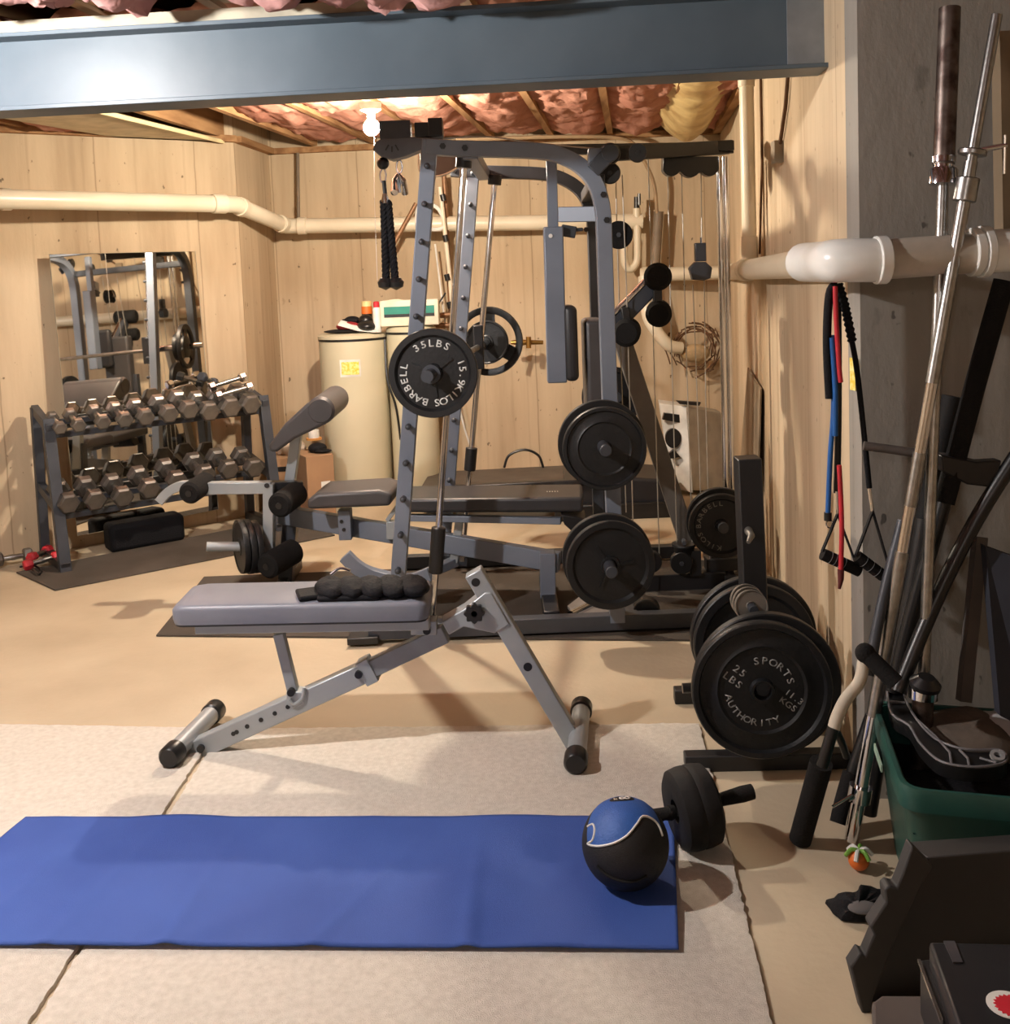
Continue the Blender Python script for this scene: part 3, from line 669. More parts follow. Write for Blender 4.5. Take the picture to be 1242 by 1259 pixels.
# pec deck arm
YA = 4.62
mb = MB(); mb.bar(at(678, 196, YA), at(680, 282, YA), 0.045, 0.045, up=(0, 1, 0)); part(mb, 'arm_tube', GREYP, bevel=0.003)
mb = MB(); mb.bar(at(688, 264, YA), at(740, 263, 4.55), 0.045, 0.065); part(mb, 'arm_tube', GREYP, bevel=0.003)
mb = MB(); mb.bar(at(670, 380, YA-.02), at(670, 380, YA-.02)+V(.001, 0, 0), 0.01, 0.01)
mb = MB(); mb.rtube([at(680, 279, YA-.02), at(685, 470, YA-.02)], 0.085, 0.075, up=(0, 1, 0)); pa = part(mb, 'press_arm', GREYP, bevel=0.006)
mb = MB(); mb.cyl(at(677, 290, YA-0.055), at(677, 290, YA-0.064), 0.009, seg=12); part(mb, 'bolt_cap', WHITE, pa)
mb = MB(); mb.bar(at(690, 283, YA), at(708, 286, YA), 0.04, 0.05); mb.bar(at(704, 283, YA), at(717, 282, YA), 0.02, 0.015); part(mb, 'pin_block', DGREY, bevel=0.004)
mb = MB(); mb.box(at(701, 421, YA+0.02), (0.06, 0.18, 0.33)); part(mb, 'arm_pad', BVINYL, bevel=0.025, bseg=4)
# upright back pad behind the rear upright, and leg hold-down with rollers
mb = MB(); mb.box(at(731, 468, 4.72), (0.09, 0.24, 0.56)); part(mb, 'back_pad', DVINYL, bevel=0.02, bseg=3)
mb = MB(); mb.bar(at(731, 480, 4.85), V(at(731, 480, 4.85).x+.0, 4.85, 0.05), 0.05, 0.06, up=(0, 1, 0)); part(mb, 'pad_post', DGREY, bevel=0.003)
YR = 4.66
mb = MB(); mb.bar(at(742, 414, YR), at(800, 353, YR), 0.06, 0.075, up=(-0.7, 0, 0.7)); part(mb, 'roller_arm', DGREY, bevel=0.006)
mb = MB(); mb.cyl(at(745, 396, YR-0.02), at(796, 344, YR-0.02), 0.016, seg=14); part(mb, 'chrome_tube', CHROME)
mb = MB(); mb.bar(at(808, 346, YR-0.06), at(809, 378, YR-0.06), 0.035, 0.05, up=(0, 1, 0)); part(mb, 'roller_bracket', BLACK, bevel=0.004)
for px, py, r_ in ((809, 340, 17), (810, 385, 16), (771, 408, 17)):
    c = at(px, py, YR); r_ = r_*YR/F; mb = MB(); mb.lathe([(0.0, -0.1), (r_*0.75, -0.1), (r_, -0.085), (r_, 0.085), (r_*0.75, 0.1), (0, 0.1)], c, (0.15, 1, 0), 28); part(mb, 'foam_roller', FOAM)
mb = MB(); mb.bar(at(768, 378, YR-0.04), at(772, 408, YR-0.04), 0.035, 0.05, up=(0, 1, 0)); part(mb, 'roller_bracket', BLACK, bevel=0.004)
# wide diagonal brace
mb = MB(); a = at(764, 415, 5.1); b = at(838, 642, 5.1); mb.bar(a, b+(b-a)*0.12, 0.04, 0.088, up=(1, 0, 0.3)); part(mb, 'diagonal_brace', mat('grey_brown_paint', (104, 98, 92), 0.5), bevel=0.004)
# storage horns on the near rear upright
h1 = at(741, 547, 4.20); h2 = at(748, 692, 4.20)
for c in (h1, h2):
    mb = MB(); mb.cyl(V(c.x, YN-0.02, c.z), V(c.x, 4.06, c.z), 0.0245, seg=20); part(mb, 'storage_horn', DGREY, bevel=0.004)
h3 = at(757, 487, 5.22)
mb = MB(); mb.cyl(V(h3.x, YF, h3.z), V(h3.x, 5.15, h3.z), 0.0245, seg=20); part(mb, 'storage_horn', DGREY)
# plates on the machine
def t35(tb, c, u, v):
    arc_text(tb, '35LBS', c, u, v, 0.120, 0.040, 91, 15.5)
    arc_text(tb, '15.9KILOS', c, u, v, 0.120, 0.040, -33, 13.0)
    arc_text(tb, 'BARBELL', c, u, v, 0.120, 0.040, 208, 14.5)
cp = at(536, 456, 4.14)+V(0, 0, 0)
cp = bN+dv*0.09
plate('weight_plate', 'black iron plate lettered 35LBS 15.9KILOS BARBELL on the smith bar', cp, (-0.05, -1, 0.02), 0.178, 0.036, texts=t35, tcol=(225, 225, 222), spokes=3, sr=36)
plate('weight_plate', 'black grip plate with three long openings on the far end of the smith bar', bF+dv*0.02, (-0.15, -1, 0.0), 0.185, 0.034, style='grip')
plate('weight_plate', 'smaller black plate beside the open grip plate on the smith bar', bF-dv*0.04, (-0.15, -1, 0.0), 0.115, 0.03, style='flat')
plate('weight_plate', 'larger black plate on the upper horn of the rear upright, against the upright', V(h1.x, 4.24, h1.z), (0.0, -1, 0), 0.178, 0.034, style='deep')
plate('weight_plate', 'smooth black plate outermost on the upper horn of the rear upright', V(h1.x+0.005, 4.175, h1.z-0.01), (0.0, -1, 0.02), 0.168, 0.032, style='lip')
def t45(tb, c, u, v):
    arc_text(tb, 'BARBELL', c, u, v, 0.118, 0.03, 25, 14); arc_text(tb, 'STANDARD', c, u, v, 0.118, 0.03, 200, 14, False)
plate('weight_plate', 'black plate on the lower horn of the rear upright, against the upright', V(h2.x, 4.24, h2.z+0.01), (0.0, -1, 0), 0.185, 0.034)
plate('weight_plate', 'black plate with three raised ribs outermost on the lower horn', V(h2.x+0.005, 4.17, h2.z), (0.06, -1, 0.02), 0.180, 0.034, spokes=3, sr=5)
plate('weight_plate', 'black plate on the far rear upright, peeking out behind the near upright', V(h3.x-.02, 5.2, h3.z), (0, -1, 0), 0.15, 0.034)
def tbk(tb, c, u, v):
    arc_text(tb, 'BARBELL', c, u, v, 0.105, 0.032, 135, 15); arc_text(tb, 'KILOS', c, u, v, 0.105, 0.032, 232, 15)
plate('weight_plate', 'black plate lettered BARBELL KILOS loaded on the chrome column carriage', c3+V(0, -0.02, 0), (-0.1, -1, 0), 0.150, 0.034, texts=tbk, tcol=(130, 128, 124))
plate('weight_plate', 'black plate hidden behind the BARBELL KILOS plate on the carriage', c3+V(0.005, 0.03, 0.01), (-0.1, -1, 0), 0.158, 0.034)
# rope attachment
Yr = 4.50
t = thing('triceps_rope', 'black braided triceps rope hanging from the cable arm by a carabiner', 'rope attachment', at(479, 345, Yr))
mb = MB(); mb.ball(at(471, 201, Yr), 0.026, seg=16, rg=10); mb.build('rubber_ball', BPLAST, t)
mb = MB(); lp = [at(471+6*math.sin(k/12*2*PI)*0.6, 216+9*math.cos(k/12*2*PI), Yr) for k in range(12)]; mb.tube(lp, 0.004, 7, closed=True); mb.build('carabiner', CHROME, t)
mb = MB(); mb.tube([at(472, 222, Yr), at(474, 243, Yr)], 0.009, 8); mb.build('loop', BPLAST, t)
mb = MB(); mb.tube([at(473, 238, Yr), at(474, 250, Yr)], [0.01, 0.02], 12); mb.build('ferrule', CHROME, t)
for sx, ex in ((472, 475), (477, 486)):
    a = at(sx, 247, Yr); b = at(ex, 345, Yr); ax = b-a; ul, vl, al = basis(ax)
    rp = MB()
    for k3 in range(3):
        pts = [a+ax*(i/40)+(ul*math.cos(i/40*34+k3*2.09)+vl*math.sin(i/40*34+k3*2.09))*0.008 for i in range(41)]
        rp.tube(pts, 0.0105, 7)
    rp.build('rope_strand', NYLON, t)
for px in (474, 487):
    mb = MB(); mb.lathe([(0, 0.022), (0.022, 0.018), (0.034, 0.0), (0.030, -0.02), (0.0, -0.034)], at(px, 347, Yr), (0, 0, 1), 20); mb.build('end_stop', BPLAST, t)
t = thing('cable_handle', 'small chrome handle hanging by a carabiner beside the braided rope', 'cable handle', at(491, 240, 4.56))
lp = [at(491+3.5*math.sin(k/12*2*PI), 205+8*math.cos(k/12*2*PI), 4.56) for k in range(12)]; mb = MB(); mb.tube(lp, 0.004, 7, closed=True); mb.build('carabiner', CHROME, t)
for dx in (-6, 0, 7):
    mb = MB(); mb.tube([at(490, 214, 4.56), at(490+dx*0.8, 222, 4.56), at(491+dx, 237, 4.56+0.01*dx)], [0.008, 0.014, 0.016], 12); mb.build('chrome_prong', CHROME, t)
# ------------------------------------------------------------------ weight bench with leg developer (inside the cage)
wb = thing('weight_bench', 'grey weight bench with preacher pad, leg rollers and black pads behind the silver bench', 'weight bench', V(-0.6, 5.0, 0.008))
def wp(mb, name, m, **k): return mb.build(name, m, wb, **k)
r0 = at(345, 632, 5.18); r1 = at(688, 691, 4.72)
mb = MB(); mb.bar(r0, r1, 0.05, 0.09); wp(mb, 'main_rail', GREYP, bevel=0.004)
# rear foot
mb = MB(); a = at(673, 678, 4.72); b = V(a.x-0.005, 4.72, 0.05); mb.bar(a, b, 0.07, 0.075, up=(0, 1, 0)); wp(mb, 'rear_leg', GREYP, bevel=0.004)
mb = MB(); mb.bar(V(a.x, 4.45, 0.04), V(a.x, 5.0, 0.04), 0.07, 0.06); wp(mb, 'rear_foot', BLACK, bevel=0.006)
# front post
pT = at(364, 525, 5.2); pB = V(at(352, 718, 5.2).x, 5.2, 0.03)
pM = at(358, 620, 5.2)
mb = MB(); mb.bar(pM+V(0.02, 0, .1), pB, 0.07, 0.085, up=(0, 1, 0)); wp(mb, 'front_post', DGREY, bevel=0.004)
mb = MB(); mb.bar(at(350, 640, 5.2), pT+V(.02, 0, 0.05), 0.05, 0.06, up=(0, 1, 0)); wp(mb, 'preacher_post', SILVER, bevel=0.004)
mb = MB(); mb.bar(V(pB.x, 4.95, 0.035), V(pB.x, 5.5, 0.035), 0.05, 0.05); wp(mb, 'front_foot', BLACK, bevel=0.004)
# preacher pad: slope with a rolled top edge, lying across
Yp0, Yp1 = 5.02, 5.50
prof = [at(x, y, Yp0) for x, y in ((330, 548), (331, 556), (340, 556), (362, 540), (400, 522), (408, 508), (404, 494), (392, 487), (376, 497), (350, 521))]
mb = MB(); mb.pts([V(q.x, Yp0, q.z) for q in prof], (0, Yp1-Yp0, 0)); wp(mb, 'preacher_pad', DVINYL, bevel=0.015, bseg=3, angle=60)
mb = MB(); c = at(394, 505, Yp0); mb.lathe([(0, -0.005), (0.055, -0.005), (0.068, 0.01), (0.068, Yp1-Yp0-0.01), (0.055, Yp1-Yp0+0.005), (0, Yp1-Yp0+0.005)], V(c.x, Yp0, c.z), (0, 1, 0), 28); wp(mb, 'preacher_roll', DVINYL)
# leg developer
YD = 5.05
mb = MB(); mb.bar(at(232, 600, YD), at(334, 599, YD), 0.05, 0.058); wp(mb, 'lever_arm', SILVER, bevel=0.004)
mb = MB(); mb.rtube(smooth_path([at(196, 617, YD+.05), at(208, 604, YD+.05), at(224, 597, YD+.05), at(240, 598, YD+.05)], 5), 0.04, 0.045); wp(mb, 'hooked_end', SILVER, bevel=0.003, angle=50)
mb = MB(); mb.bar(at(331, 594, YD), at(331, 694, YD), 0.05, 0.062, up=(0, 1, 0)); wp(mb, 'lever_drop', SILVER, bevel=0.004)
mb = MB(); mb.bar(at(324, 601, YD+0.03), at(372, 601, YD+0.08), 0.06, 0.075); wp(mb, 'pivot_bracket', BLACK, bevel=0.004)
mb = MB(); mb.cyl(at(328, 597, YD-0.02), at(328, 597, YD-0.04), 0.012, seg=10); wp(mb, 'pivot_bolt', BPLAST)
def roller(px, py, Y, rpx, L=0.17, ax=(0.12, 1, 0.0)):
    c = at(px, py, Y); r_ = rpx*Y/F; mb = MB(); mb.lathe([(0, 0), (r_*0.8, 0), (r_, 0.012), (r_, L-0.012), (r_*0.8, L), (0, L)], c, ax, 30); o = wp(mb, 'foam_roller', FOAM)
    mb = MB(); mb.cyl(c-Vector(ax)*0.004, c+Vector(ax)*0.01, 0.016, seg=14); mb.build('end_cap', BPLAST, o)
roller(232, 607, 4.93, 14, 0.2, (0.16, 1, 0.08)); roller(343, 622, 4.90, 16, 0.2, (0.25, 1, 0.1)); roller(327, 697, 4.90, 16.5, 0.22, (0.45, 0.9, 0.1))
pa_ = at(336, 672, YD); pb_ = at(254, 672, YD-0.07)
mb = MB(); mb.cyl(pa_, pb_, 0.0235, seg=20); wp(mb, 'weight_horn', SILVER, bevel=0.002)
hd = (pb_-pa_).normalized()
for k, (s_, rr, lb) in enumerate(((0.085, 0.128, 'nearest the leg roller'), (0.118, 0.132, 'in the middle of the three'), (0.15, 0.130, 'outermost on the lever peg'))):
    plate('weight_plate', 'small black plate on the leg lever peg, '+lb, pa_+hd*s_, (hd.x, hd.y-0.28, 0), rr, 0.028, style='flat')
# seat, backrest
c0 = at(430, 613, 5.0)
mb = MB(); a = at(378, 614, 4.88); b = at(480, 611, 4.88)
mb.pts([V(a.x, 4.86, a.z-0.045), V(b.x, 4.86, b.z-0.04), V(b.x+0.01, 4.86, b.z+0.02), V(b.x-0.05, 4.86, b.z+0.04), V(a.x+0.05, 4.86, a.z+0.03), V(a.x, 4.86, a.z)], (0.02, 0.30, 0)); wp(mb, 'seat_pad', DVINYL, bevel=0.018, bseg=4, angle=60)
mb = MB(); a = at(424, 626, 4.98); mb.bar(a, at(426, 662, 4.98), 0.06, 0.075, up=(0, 1, 0)); wp(mb, 'seat_bracket', GREYP, bevel=0.003)
for px, py in ((420, 641), (423, 651)):
    mb = MB(); p = at(px, py, 4.945); mb.cyl(p, p-V(0, .008, 0), 0.009, seg=8); wp(mb, 'bracket_bolt', BPLAST)
a = at(492, 619, 4.80); b = at(717, 618, 4.66)
mb = MB(); mb.pts([V(a.x, a.y, a.z-0.045), V(b.x, b.y, a.z-0.045), V(b.x, b.y, a.z+0.025), V(a.x, a.y, a.z+0.02)], (0.02, 0.30, 0)); bp_ = wp(mb, 'back_pad', BVINYL, bevel=0.015, bseg=4, angle=60)
mb = MB(); line_text(mb, '//FLEX', at(676, 598, 4.85)+V(0, 0.0, 0.0), V(1, -0.1, 0).normalized(), V(0, 1, 0), 0.02)
lz = max(q.z for q in [V(a.x, a.y, a.z+0.028)])
mb2 = MB(); line_text(mb2, 'IIIII', V(b.x-0.13, b.y+0.14, a.z+0.0275), V(1, -0.1, 0).normalized(), V(0, 1, 0), 0.03, 0.4); mb2.build('logo', WHITE, bp_)
mb = MB(); mb.bar(at(500, 636, 4.85), at(690, 640, 4.72), 0.04, 0.03); wp(mb, 'pad_rail', GREYP, bevel=0.003)
mb = MB(); mb.bar(at(482, 640, 4.95), at(482, 662, 4.95), 0.05, 0.05, up=(0, 1, 0)); mb.bar(at(489, 622, 4.95), at(476, 640, 4.95), 0.03, 0.02); wp(mb, 'adjuster', SILVER, bevel=0.003)
mb = MB(); mb.bar(at(566, 632, 4.9), at(558, 690, 4.9), 0.04, 0.06, up=(0, 1, 0)); wp(mb, 'pad_support', SILVER, bevel=0.003)
mb = MB(); mb.pts([at(x, y, 4.66) for x, y in ((690, 633), (722, 638), (728, 652), (705, 655), (694, 645))], (0, 0.2, 0)); wp(mb, 'hinge_block', BLACK, bevel=0.004)
# ------------------------------------------------------------------ treadmill behind
tm = thing('treadmill', 'dark grey treadmill deck lying behind the weight bench', 'treadmill', V(0.1, 6.5, 0))
a = at(512, 578, 6.45); b = at(712, 574, 6.35)
mb = MB(); mb.pts([V(a.x, 6.5, 0.11), V(b.x+.05, 6.4, 0.15), V(b.x+.05, 6.4, 0.22), V(a.x, 6.5, 0.19)], (0.03, 0.62, 0.0)); tm_d = mb.build('deck', mat('deck_grey', (86, 78, 70), 0.6), tm, bevel=0.01)
mb = MB(); mb.bar(V(a.x, 6.46, 0.21), V(b.x+.05, 6.36, 0.24), 0.06, 0.03); mb.build('side_rail', DARKBOX, tm, bevel=0.006)
for x in (-0.5, 0.3):
    mb = MB(); mb.cyl(V(x, 6.5, 0.0), V(x, 6.5, 0.12), 0.03, seg=14); mb.build('foot', BPLAST, tm)
q0 = gp(692, 640)
mb = MB(); mb.pts([V(q0.x, q0.y, 0.0), V(q0.x+0.68, q0.y, 0.0), V(q0.x+0.68, q0.y, 0.10), V(q0.x+0.70, q0.y, 0.22), V(q0.x+0.42, q0.y, 0.25), V(q0.x+0.0, q0.y, 0.22)], (0.03, 0.5, 0)); mb.build('motor_hood', DARKBOX, tm, bevel=0.02, bseg=3)
mb = MB(); mb.bar(V(q0.x-0.05, q0.y-0.02, 0.05), V(q0.x+0.73, q0.y-0.02, 0.05), 0.04, 0.10); mb.build('front_base', BPLAST, tm, bevel=0.01)
# ------------------------------------------------------------------ silver adjustable bench
ab = thing('adjustable_bench', 'silver framed bench with grey vinyl pad and round black foot caps', 'bench', V(-0.45, 3.35, CT))
def ap(mb, name, m, **k): return mb.build(name, m, ab, **k)
def foot(n, f, r=0.034):
    n = V(n.x, n.y, CT+r); f = V(f.x, f.y, CT+r); d = (f-n).normalized()
    mb = MB(); mb.cyl(n, f, r*0.9, seg=24); ap(mb, 'foot_tube', SILVER)
    for p, s_ in ((n, 1), (f, -1)):
        mb = MB(); mb.lathe([(0, -0.012), (r*0.85, -0.012), (r*1.08, -0.002), (r*1.08, 0.045), (r*0.9, 0.05)], p, d*s_, 26); ap(mb, 'foot_cap', BPLAST)
fl0, fl1 = gp(217, 958), gp(262, 902)
fl0 = V(-1.115, 3.24, 0); fl1 = V(-1.065, 3.60, 0)
foot(fl0, fl1)
fr0, fr1 = V(0.165, 3.09, 0), V(0.215, 3.50, 0); foot(fr0, fr1)
PB = lambda px, py, o=0.0: (lambda Y: at(px, py, Y))(3.335-0.065*((px-420)/F*3.3)+o)
# lower beam
mb = MB(); a = PB(234, 924); b = PB(456, 822); mb.bar(a, b, 0.05, 0.066, up=(0, 0, 1)); ap(mb, 'lower_beam', SILVER, bevel=0.004)
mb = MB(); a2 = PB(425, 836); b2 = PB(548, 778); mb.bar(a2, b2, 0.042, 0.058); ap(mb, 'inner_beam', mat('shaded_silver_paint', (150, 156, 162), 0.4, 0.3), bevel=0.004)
mb = MB(); mb.bar(PB(446, 827), PB(460, 820), 0.056, 0.082); ap(mb, 'beam_sleeve', SILVER, bevel=0.002)
for px, py in ((354, 869), (338, 877), (321, 885), (304, 893), (291, 900), (287, 902)):
    p = PB(px, py, -0.0251); mb = MB(); mb.cyl(p, p+V(0, -0.002, 0), 0.0075, seg=12); ap(mb, 'adjust_hole', BPLAST)
for px, py in ((441, 829), (247, 920), (328, 771), (525, 775), (706, 912), (358, 851)):
    p = PB(px, py, -0.03); mb = MB(); mb.cyl(p+V(0, 0.01, 0), p+V(0, -0.008, 0), 0.0125, seg=14); ap(mb, 'bolt_cap', BPLAST)
# strut with hook
mb = MB(); mb.bar(PB(343, 778), PB(363, 858), 0.035, 0.035, up=(0, 1, 0)); ap(mb, 'strut', SILVER, bevel=0.003)
mb = MB(); mb.tube(smooth_path([PB(374, 845, -.03), PB(372, 858, -.03), PB(362, 866, -.03), PB(356, 860, -.03)], 4), 0.006, 8); ap(mb, 'hook_pin', SILVER)
mb = MB(); mb.pts([PB(x, y, -0.028) for x, y in ((352, 850), (372, 852), (374, 866), (360, 872), (352, 866))], (0, 0.056, 0)); ap(mb, 'strut_bracket', SILVER, bevel=0.003)
# right leg
mb = MB(); a = PB(582, 702); b = PB(712, 922); mb.bar(a, b, 0.058, 0.058, up=(0, 1, 0)); ap(mb, 'front_leg', SILVER, bevel=0.004)
for px, py, r_ in ((585, 716, 0.014), (649, 820, 0.014)):
    p = PB(px, py, -0.0292); mb = MB(); mb.cyl(p+V(0, 0.01, 0), p+V(0, -0.001, 0), r_, seg=18); ap(mb, 'leg_hole', BPLAST)
# sleeve bracket with knob
mb = MB(); mb.pts([PB(x, y, -0.034) for x, y in ((543, 765), (571, 749), (596, 729), (604, 729), (627, 768), (608, 779), (570, 771), (552, 781))], (0, 0.07, 0)); ap(mb, 'leg_bracket', SILVER, bevel=0.004)
mb = MB(); mb.pts([PB(x, y, -0.030) for x, y in ((505, 764), (537, 764), (537, 781), (505, 781))], (0, 0.06, 0)); ap(mb, 'hinge_bracket', SILVER, bevel=0.003)
kc = PB(583, 755, -0.06); prof = []
for k in range(32):
    r_ = 0.030+0.004*math.cos(k/32*2*PI*8); prof.append((r_*math.cos(k/32*2*PI), r_*math.sin(k/32*2*PI)))
mb = MB(); mb.prism(prof, kc, (1, 0, 0), (0, 0, 1), (0, 0.02, 0)); mb.cyl(kc, kc+V(0, 0.04, 0), 0.012, seg=12); ap(mb, 'knob', BPLAST, bevel=0.002)
# pad frame and pad
zP = 0.462
mb = MB(); mb.bar(V(-1.02, 3.30, zP-0.015), V(-0.27, 3.25, zP-0.015), 0.04, 0.035); mb.bar(V(-1.0, 3.42, zP-0.015), V(-0.27, 3.39, zP-0.015), 0.04, 0.035); ap(mb, 'pad_frame', SILVER, bevel=0.003)
def rrect(x0, x1, y0, y1, r, n=5, sk=0.0):
    P = []
    for cx_, cy_, a0 in ((x1-r, y1-r, 0), (x0+r, y1-r, 90), (x0+r, y0+r, 180), (x1-r, y0+r, 270)):
        for k in range(n+1):
            a = math.radians(a0+90*k/n); x = cx_+r*math.cos(a); P.append(V(x, cy_+r*math.sin(a)-0.06*(x+0.65), 0))
    return P
out = rrect(-1.085, -0.275, 3.235, 3.485, 0.035)
mb = MB(); c_ = V(-0.68, 3.36, 0)
def ring(s_, z): return [c_+(p-c_)*s_+V(0, 0, z) for p in out]
def ringo(d, z): return [p-(p-c_).normalized()*d+V(0, 0, z) for p in out]
mb.loft([ringo(0.0, zP), ringo(0, zP+0.012)]); ap(mb, 'pad_board', BLACK)
mb = MB(); mb.loft([ringo(-0.002, zP+0.006), ringo(-0.006, zP+0.02), ringo(-0.006, zP+0.05), ringo(0.004, zP+0.063), ringo(0.03, zP+0.068)]); ap(mb, 'pad', VINYL, angle=70)
# ankle weight
aw = thing('ankle_weight', 'black quilted ankle weight folded on the grey bench pad', 'ankle weight', V(-0.42, 3.35, zP+0.068))
zz = zP+0.066
a = V(-0.62, 3.32, 0); b = V(-0.29, 3.30, 0)
for k in range(5):
    c = a.lerp(b, (k+0.5)/5)+V(0, 0.0, zz+0.026); mb = MB(); mb.ball(c, 0.045, (1.12, 2.0, 0.62), 24, 16, Matrix.Rotation(0.3, 3, 'Z')); mb.v = [q+V(noise.noise(q*40), 0, noise.noise(q*40+V(3, 0, 0)))*0.006 for q in mb.v]; mb.build('pocket', NYLON, aw)
mb = MB(); mb.box((a.x-0.02, 3.31, zz+0.012), (0.11, 0.10, 0.016), Matrix.Rotation(0.3, 3, 'Z')); mb.box((a.x+0.1, 3.26, zz+0.012), (0.2, 0.05, 0.016), Matrix.Rotation(-0.05, 3, 'Z')); mb.build('strap', NYLON, aw, bevel=0.006)
mb = MB(); mb.tube(smooth_path([V(a.x+0.02, 3.40, zz+0.045), V(a.x+0.05, 3.41, zz+0.062), V(a.x+0.085, 3.40, zz+0.055)], 4), 0.005, 7); mb.build('buckle', CHROME, aw)
# ------------------------------------------------------------------ ball and wheel
zb = CT+0.007
br = 0.107; bc = gp(769, 1037, zb+br)
mbk = mat('black_ball_rubber', (28, 27, 28), 0.6, bump=0.3, bscale=400, spec=0.4); mbb = mat('blue_ball_rubber', (44, 92, 170), 0.5, bump=0.25, bscale=300, spec=0.5)
t = thing('medicine_ball', 'blue and black rubber medicine ball marked 8 at the end of the blue mat', 'ball', V(bc.x, bc.y, zb))
mb = MB(); mb.ball(bc, br, seg=48, rg=32); mb.build('shell', mbk, t)
view = (EYE-bc).normalized()
vr = V(1, 0, 0)-view*view.x; vr.normalize(); vu = view.cross(vr)
if vu.z < 0: vu = -vu
def onball(sx, sy, k=1.0):     # direction from the ball's own outline towards the viewer's side
    s2 = sx*sx+sy*sy; w_ = math.sqrt(max(0, 1-s2)); return bc+(vr*sx+vu*sy+view*w_)*br*k
# blue panel outline in the ball's frame (unit disc coordinates)
outl = [(-0.82, 0.38), (-0.70, 0.42), (-0.66, 0.30), (-0.72, 0.10), (-0.84, 0.02), (-0.60, -0.03), (-0.25, 0.02), (0.05, 0.16), (0.28, 0.38), (0.42, 0.53), (0.60, 0.50), (0.76, 0.36), (0.84, 0.12)]
sm_o = []
P3 = smooth_path([V(x, y, 0) for x, y in outl], 5)
# the panel: from the outline over the top
def panel(k, shift=0.0):
    mb = MB(); n = len(P3); rings = []
    top = onball(0.1, 0.93, 1).copy()
    tdir = (vu*0.93+view*0.28-vr*0.0-view*0.55).normalized()
    for i in range(25):
        f_ = i/24; row = []
        for p in P3:
            d = (onball(p.x, p.y)-bc).normalized(); q = (d*(1-f_)+tdir*f_).normalized(); row.append(bc+q*br*k)
        rings.append(row)
    vs = [q for r in rings for q in r]; fs = [(i*n+j, (i+1)*n+j, (i+1)*n+j+1, i*n+j+1) for i in range(24) for j in range(n-1)]
    mb.add(vs, fs); return mb
panel(1.010).build('blue_panel', mbb, t)
mb = MB(); mb.tube([bc+(onball(p.x, p.y)-bc).normalized()*br*1.010 for p in P3], 0.0028, 6); mb.build('white_seam', WHITE, t)
lb = bc+((vu*0.95+view*0.33).normalized())*br*1.01
ln = (lb-bc).normalized(); lu = V(1, 0, 0)-ln*ln.x; lu.normalize(); lv = ln.cross(lu); lv = lv if lv.y > 0 else -lv
mb = MB(); 
for i in range(6):
    pass
rr_ = [[bc+(ln+lu*(0.30*f_*math.cos(2*PI*k/28))+lv*(0.17*f_*math.sin(2*PI*k/28))).normalized()*br*1.013 for k in range(28)] for f_ in (1.0, 0.5, 0.02)]
mb.loft(rr_, cap0=False); bd = mb.build('black_oval', mbk, t)
mb = MB(); put_glyph(mb, '8', bc+(ln+lu*0.06).normalized()*br*1.022, lv*1.0, -lu, 0.04); mb.build('number', WHITE, t, solid=0.001)
mb = MB(); put_glyph(mb, 'k', bc+(ln-lu*0.14).normalized()*br*1.020, lu, lv, 0.018); mb.build('small_print', PVC, t, solid=0.001)
# band on the ball's lower side
mb = MB(); bpth = [bc+(vr*math.cos(a)*0.98*s1_+vu*(-0.62+0.0*a)+view*(0.75))*0 for a, s1_ in ()]
pts = [bc+(onball(x, y)-bc).normalized()*br*1.02 for x, y in ((-0.66, -0.42), (-0.45, -0.62), (-0.15, -0.74), (0.15, -0.76), (0.42, -0.66))]
mb.tube(smooth_path(pts, 4), 0.0035, 8); mb.build('lower_seam', BRUB, t)
# ab wheel: fat wheel with two handles
wc = gp(852, 992, CT+0.104); wax = V(1, 0.2, 0.11).normalized()
t = thing('ab_wheel', 'black double-tyre ab wheel with handles standing beside the medicine ball', 'ab wheel', V(wc.x, wc.y, CT))
R_ = 0.106
mb = MB(); mb.lathe([(0.03, -0.05), (R_*0.8, -0.055), (R_*0.95, -0.045), (R_, -0.02), (R_*1.0, -0.004), (R_*0.98, 0.0), (R_, 0.004), (R_, 0.02), (R_*0.95, 0.045), (R_*0.8, 0.055), (0.03, 0.05)], wc, wax, 48, closed=True); mb.build('wheel', BRUB, t)
for s_ in (-1, 1):
    a = wc+wax*s_*0.05; b = wc+wax*s_*(0.17 if s_ > 0 else 0.11)
    mb = MB(); mb.tube([a, a+wax*s_*0.015, a+wax*s_*0.03, b-wax*s_*0.03, b], [0.016, 0.02, 0.017, 0.021, 0.02], 20); mb.build('handle', FOAM, t)
# ------------------------------------------------------------------ mirror on the angled wall
wd = (Vector((*B, 0))-Vector((*A, 0))).normalized(); wn = V(wd.y, -wd.x, 0)      # along the wall, and out of it
def onwall(px, py, off=0.03):     # where the line of sight meets the angled wall (standing off it)
    d = ray(px, py); P0 = Vector((*A, 0))+wn*off
    return EYE+d*((P0-EYE).dot(wn)/d.dot(wn))
m0 = onwall(58, 313); m1 = onwall(240, 309)
zt = (m0.z+m1.z)/2; zb_ = 0.10
tl = V(m0.x, m0.y, zt); tr_ = V(m1.x, m1.y, zt); tl = tl+wn*0.045
o0 = wn*0.06
bl = V(m0.x, m0.y, zb_)+wd*0.02+o0+wn*0.045; br2 = V(m1.x, m1.y, zb_)+wd*0.02+o0
mr = thing('wall_mirror', 'large frameless mirror standing against the wall behind the dumbbell rack', 'mirror', (bl+br2)/2)
mb = MB(); mb.pts([tl, tr_, br2, bl], -wn*0.006); mb.build('mirror_glass', MIRROR, mr)
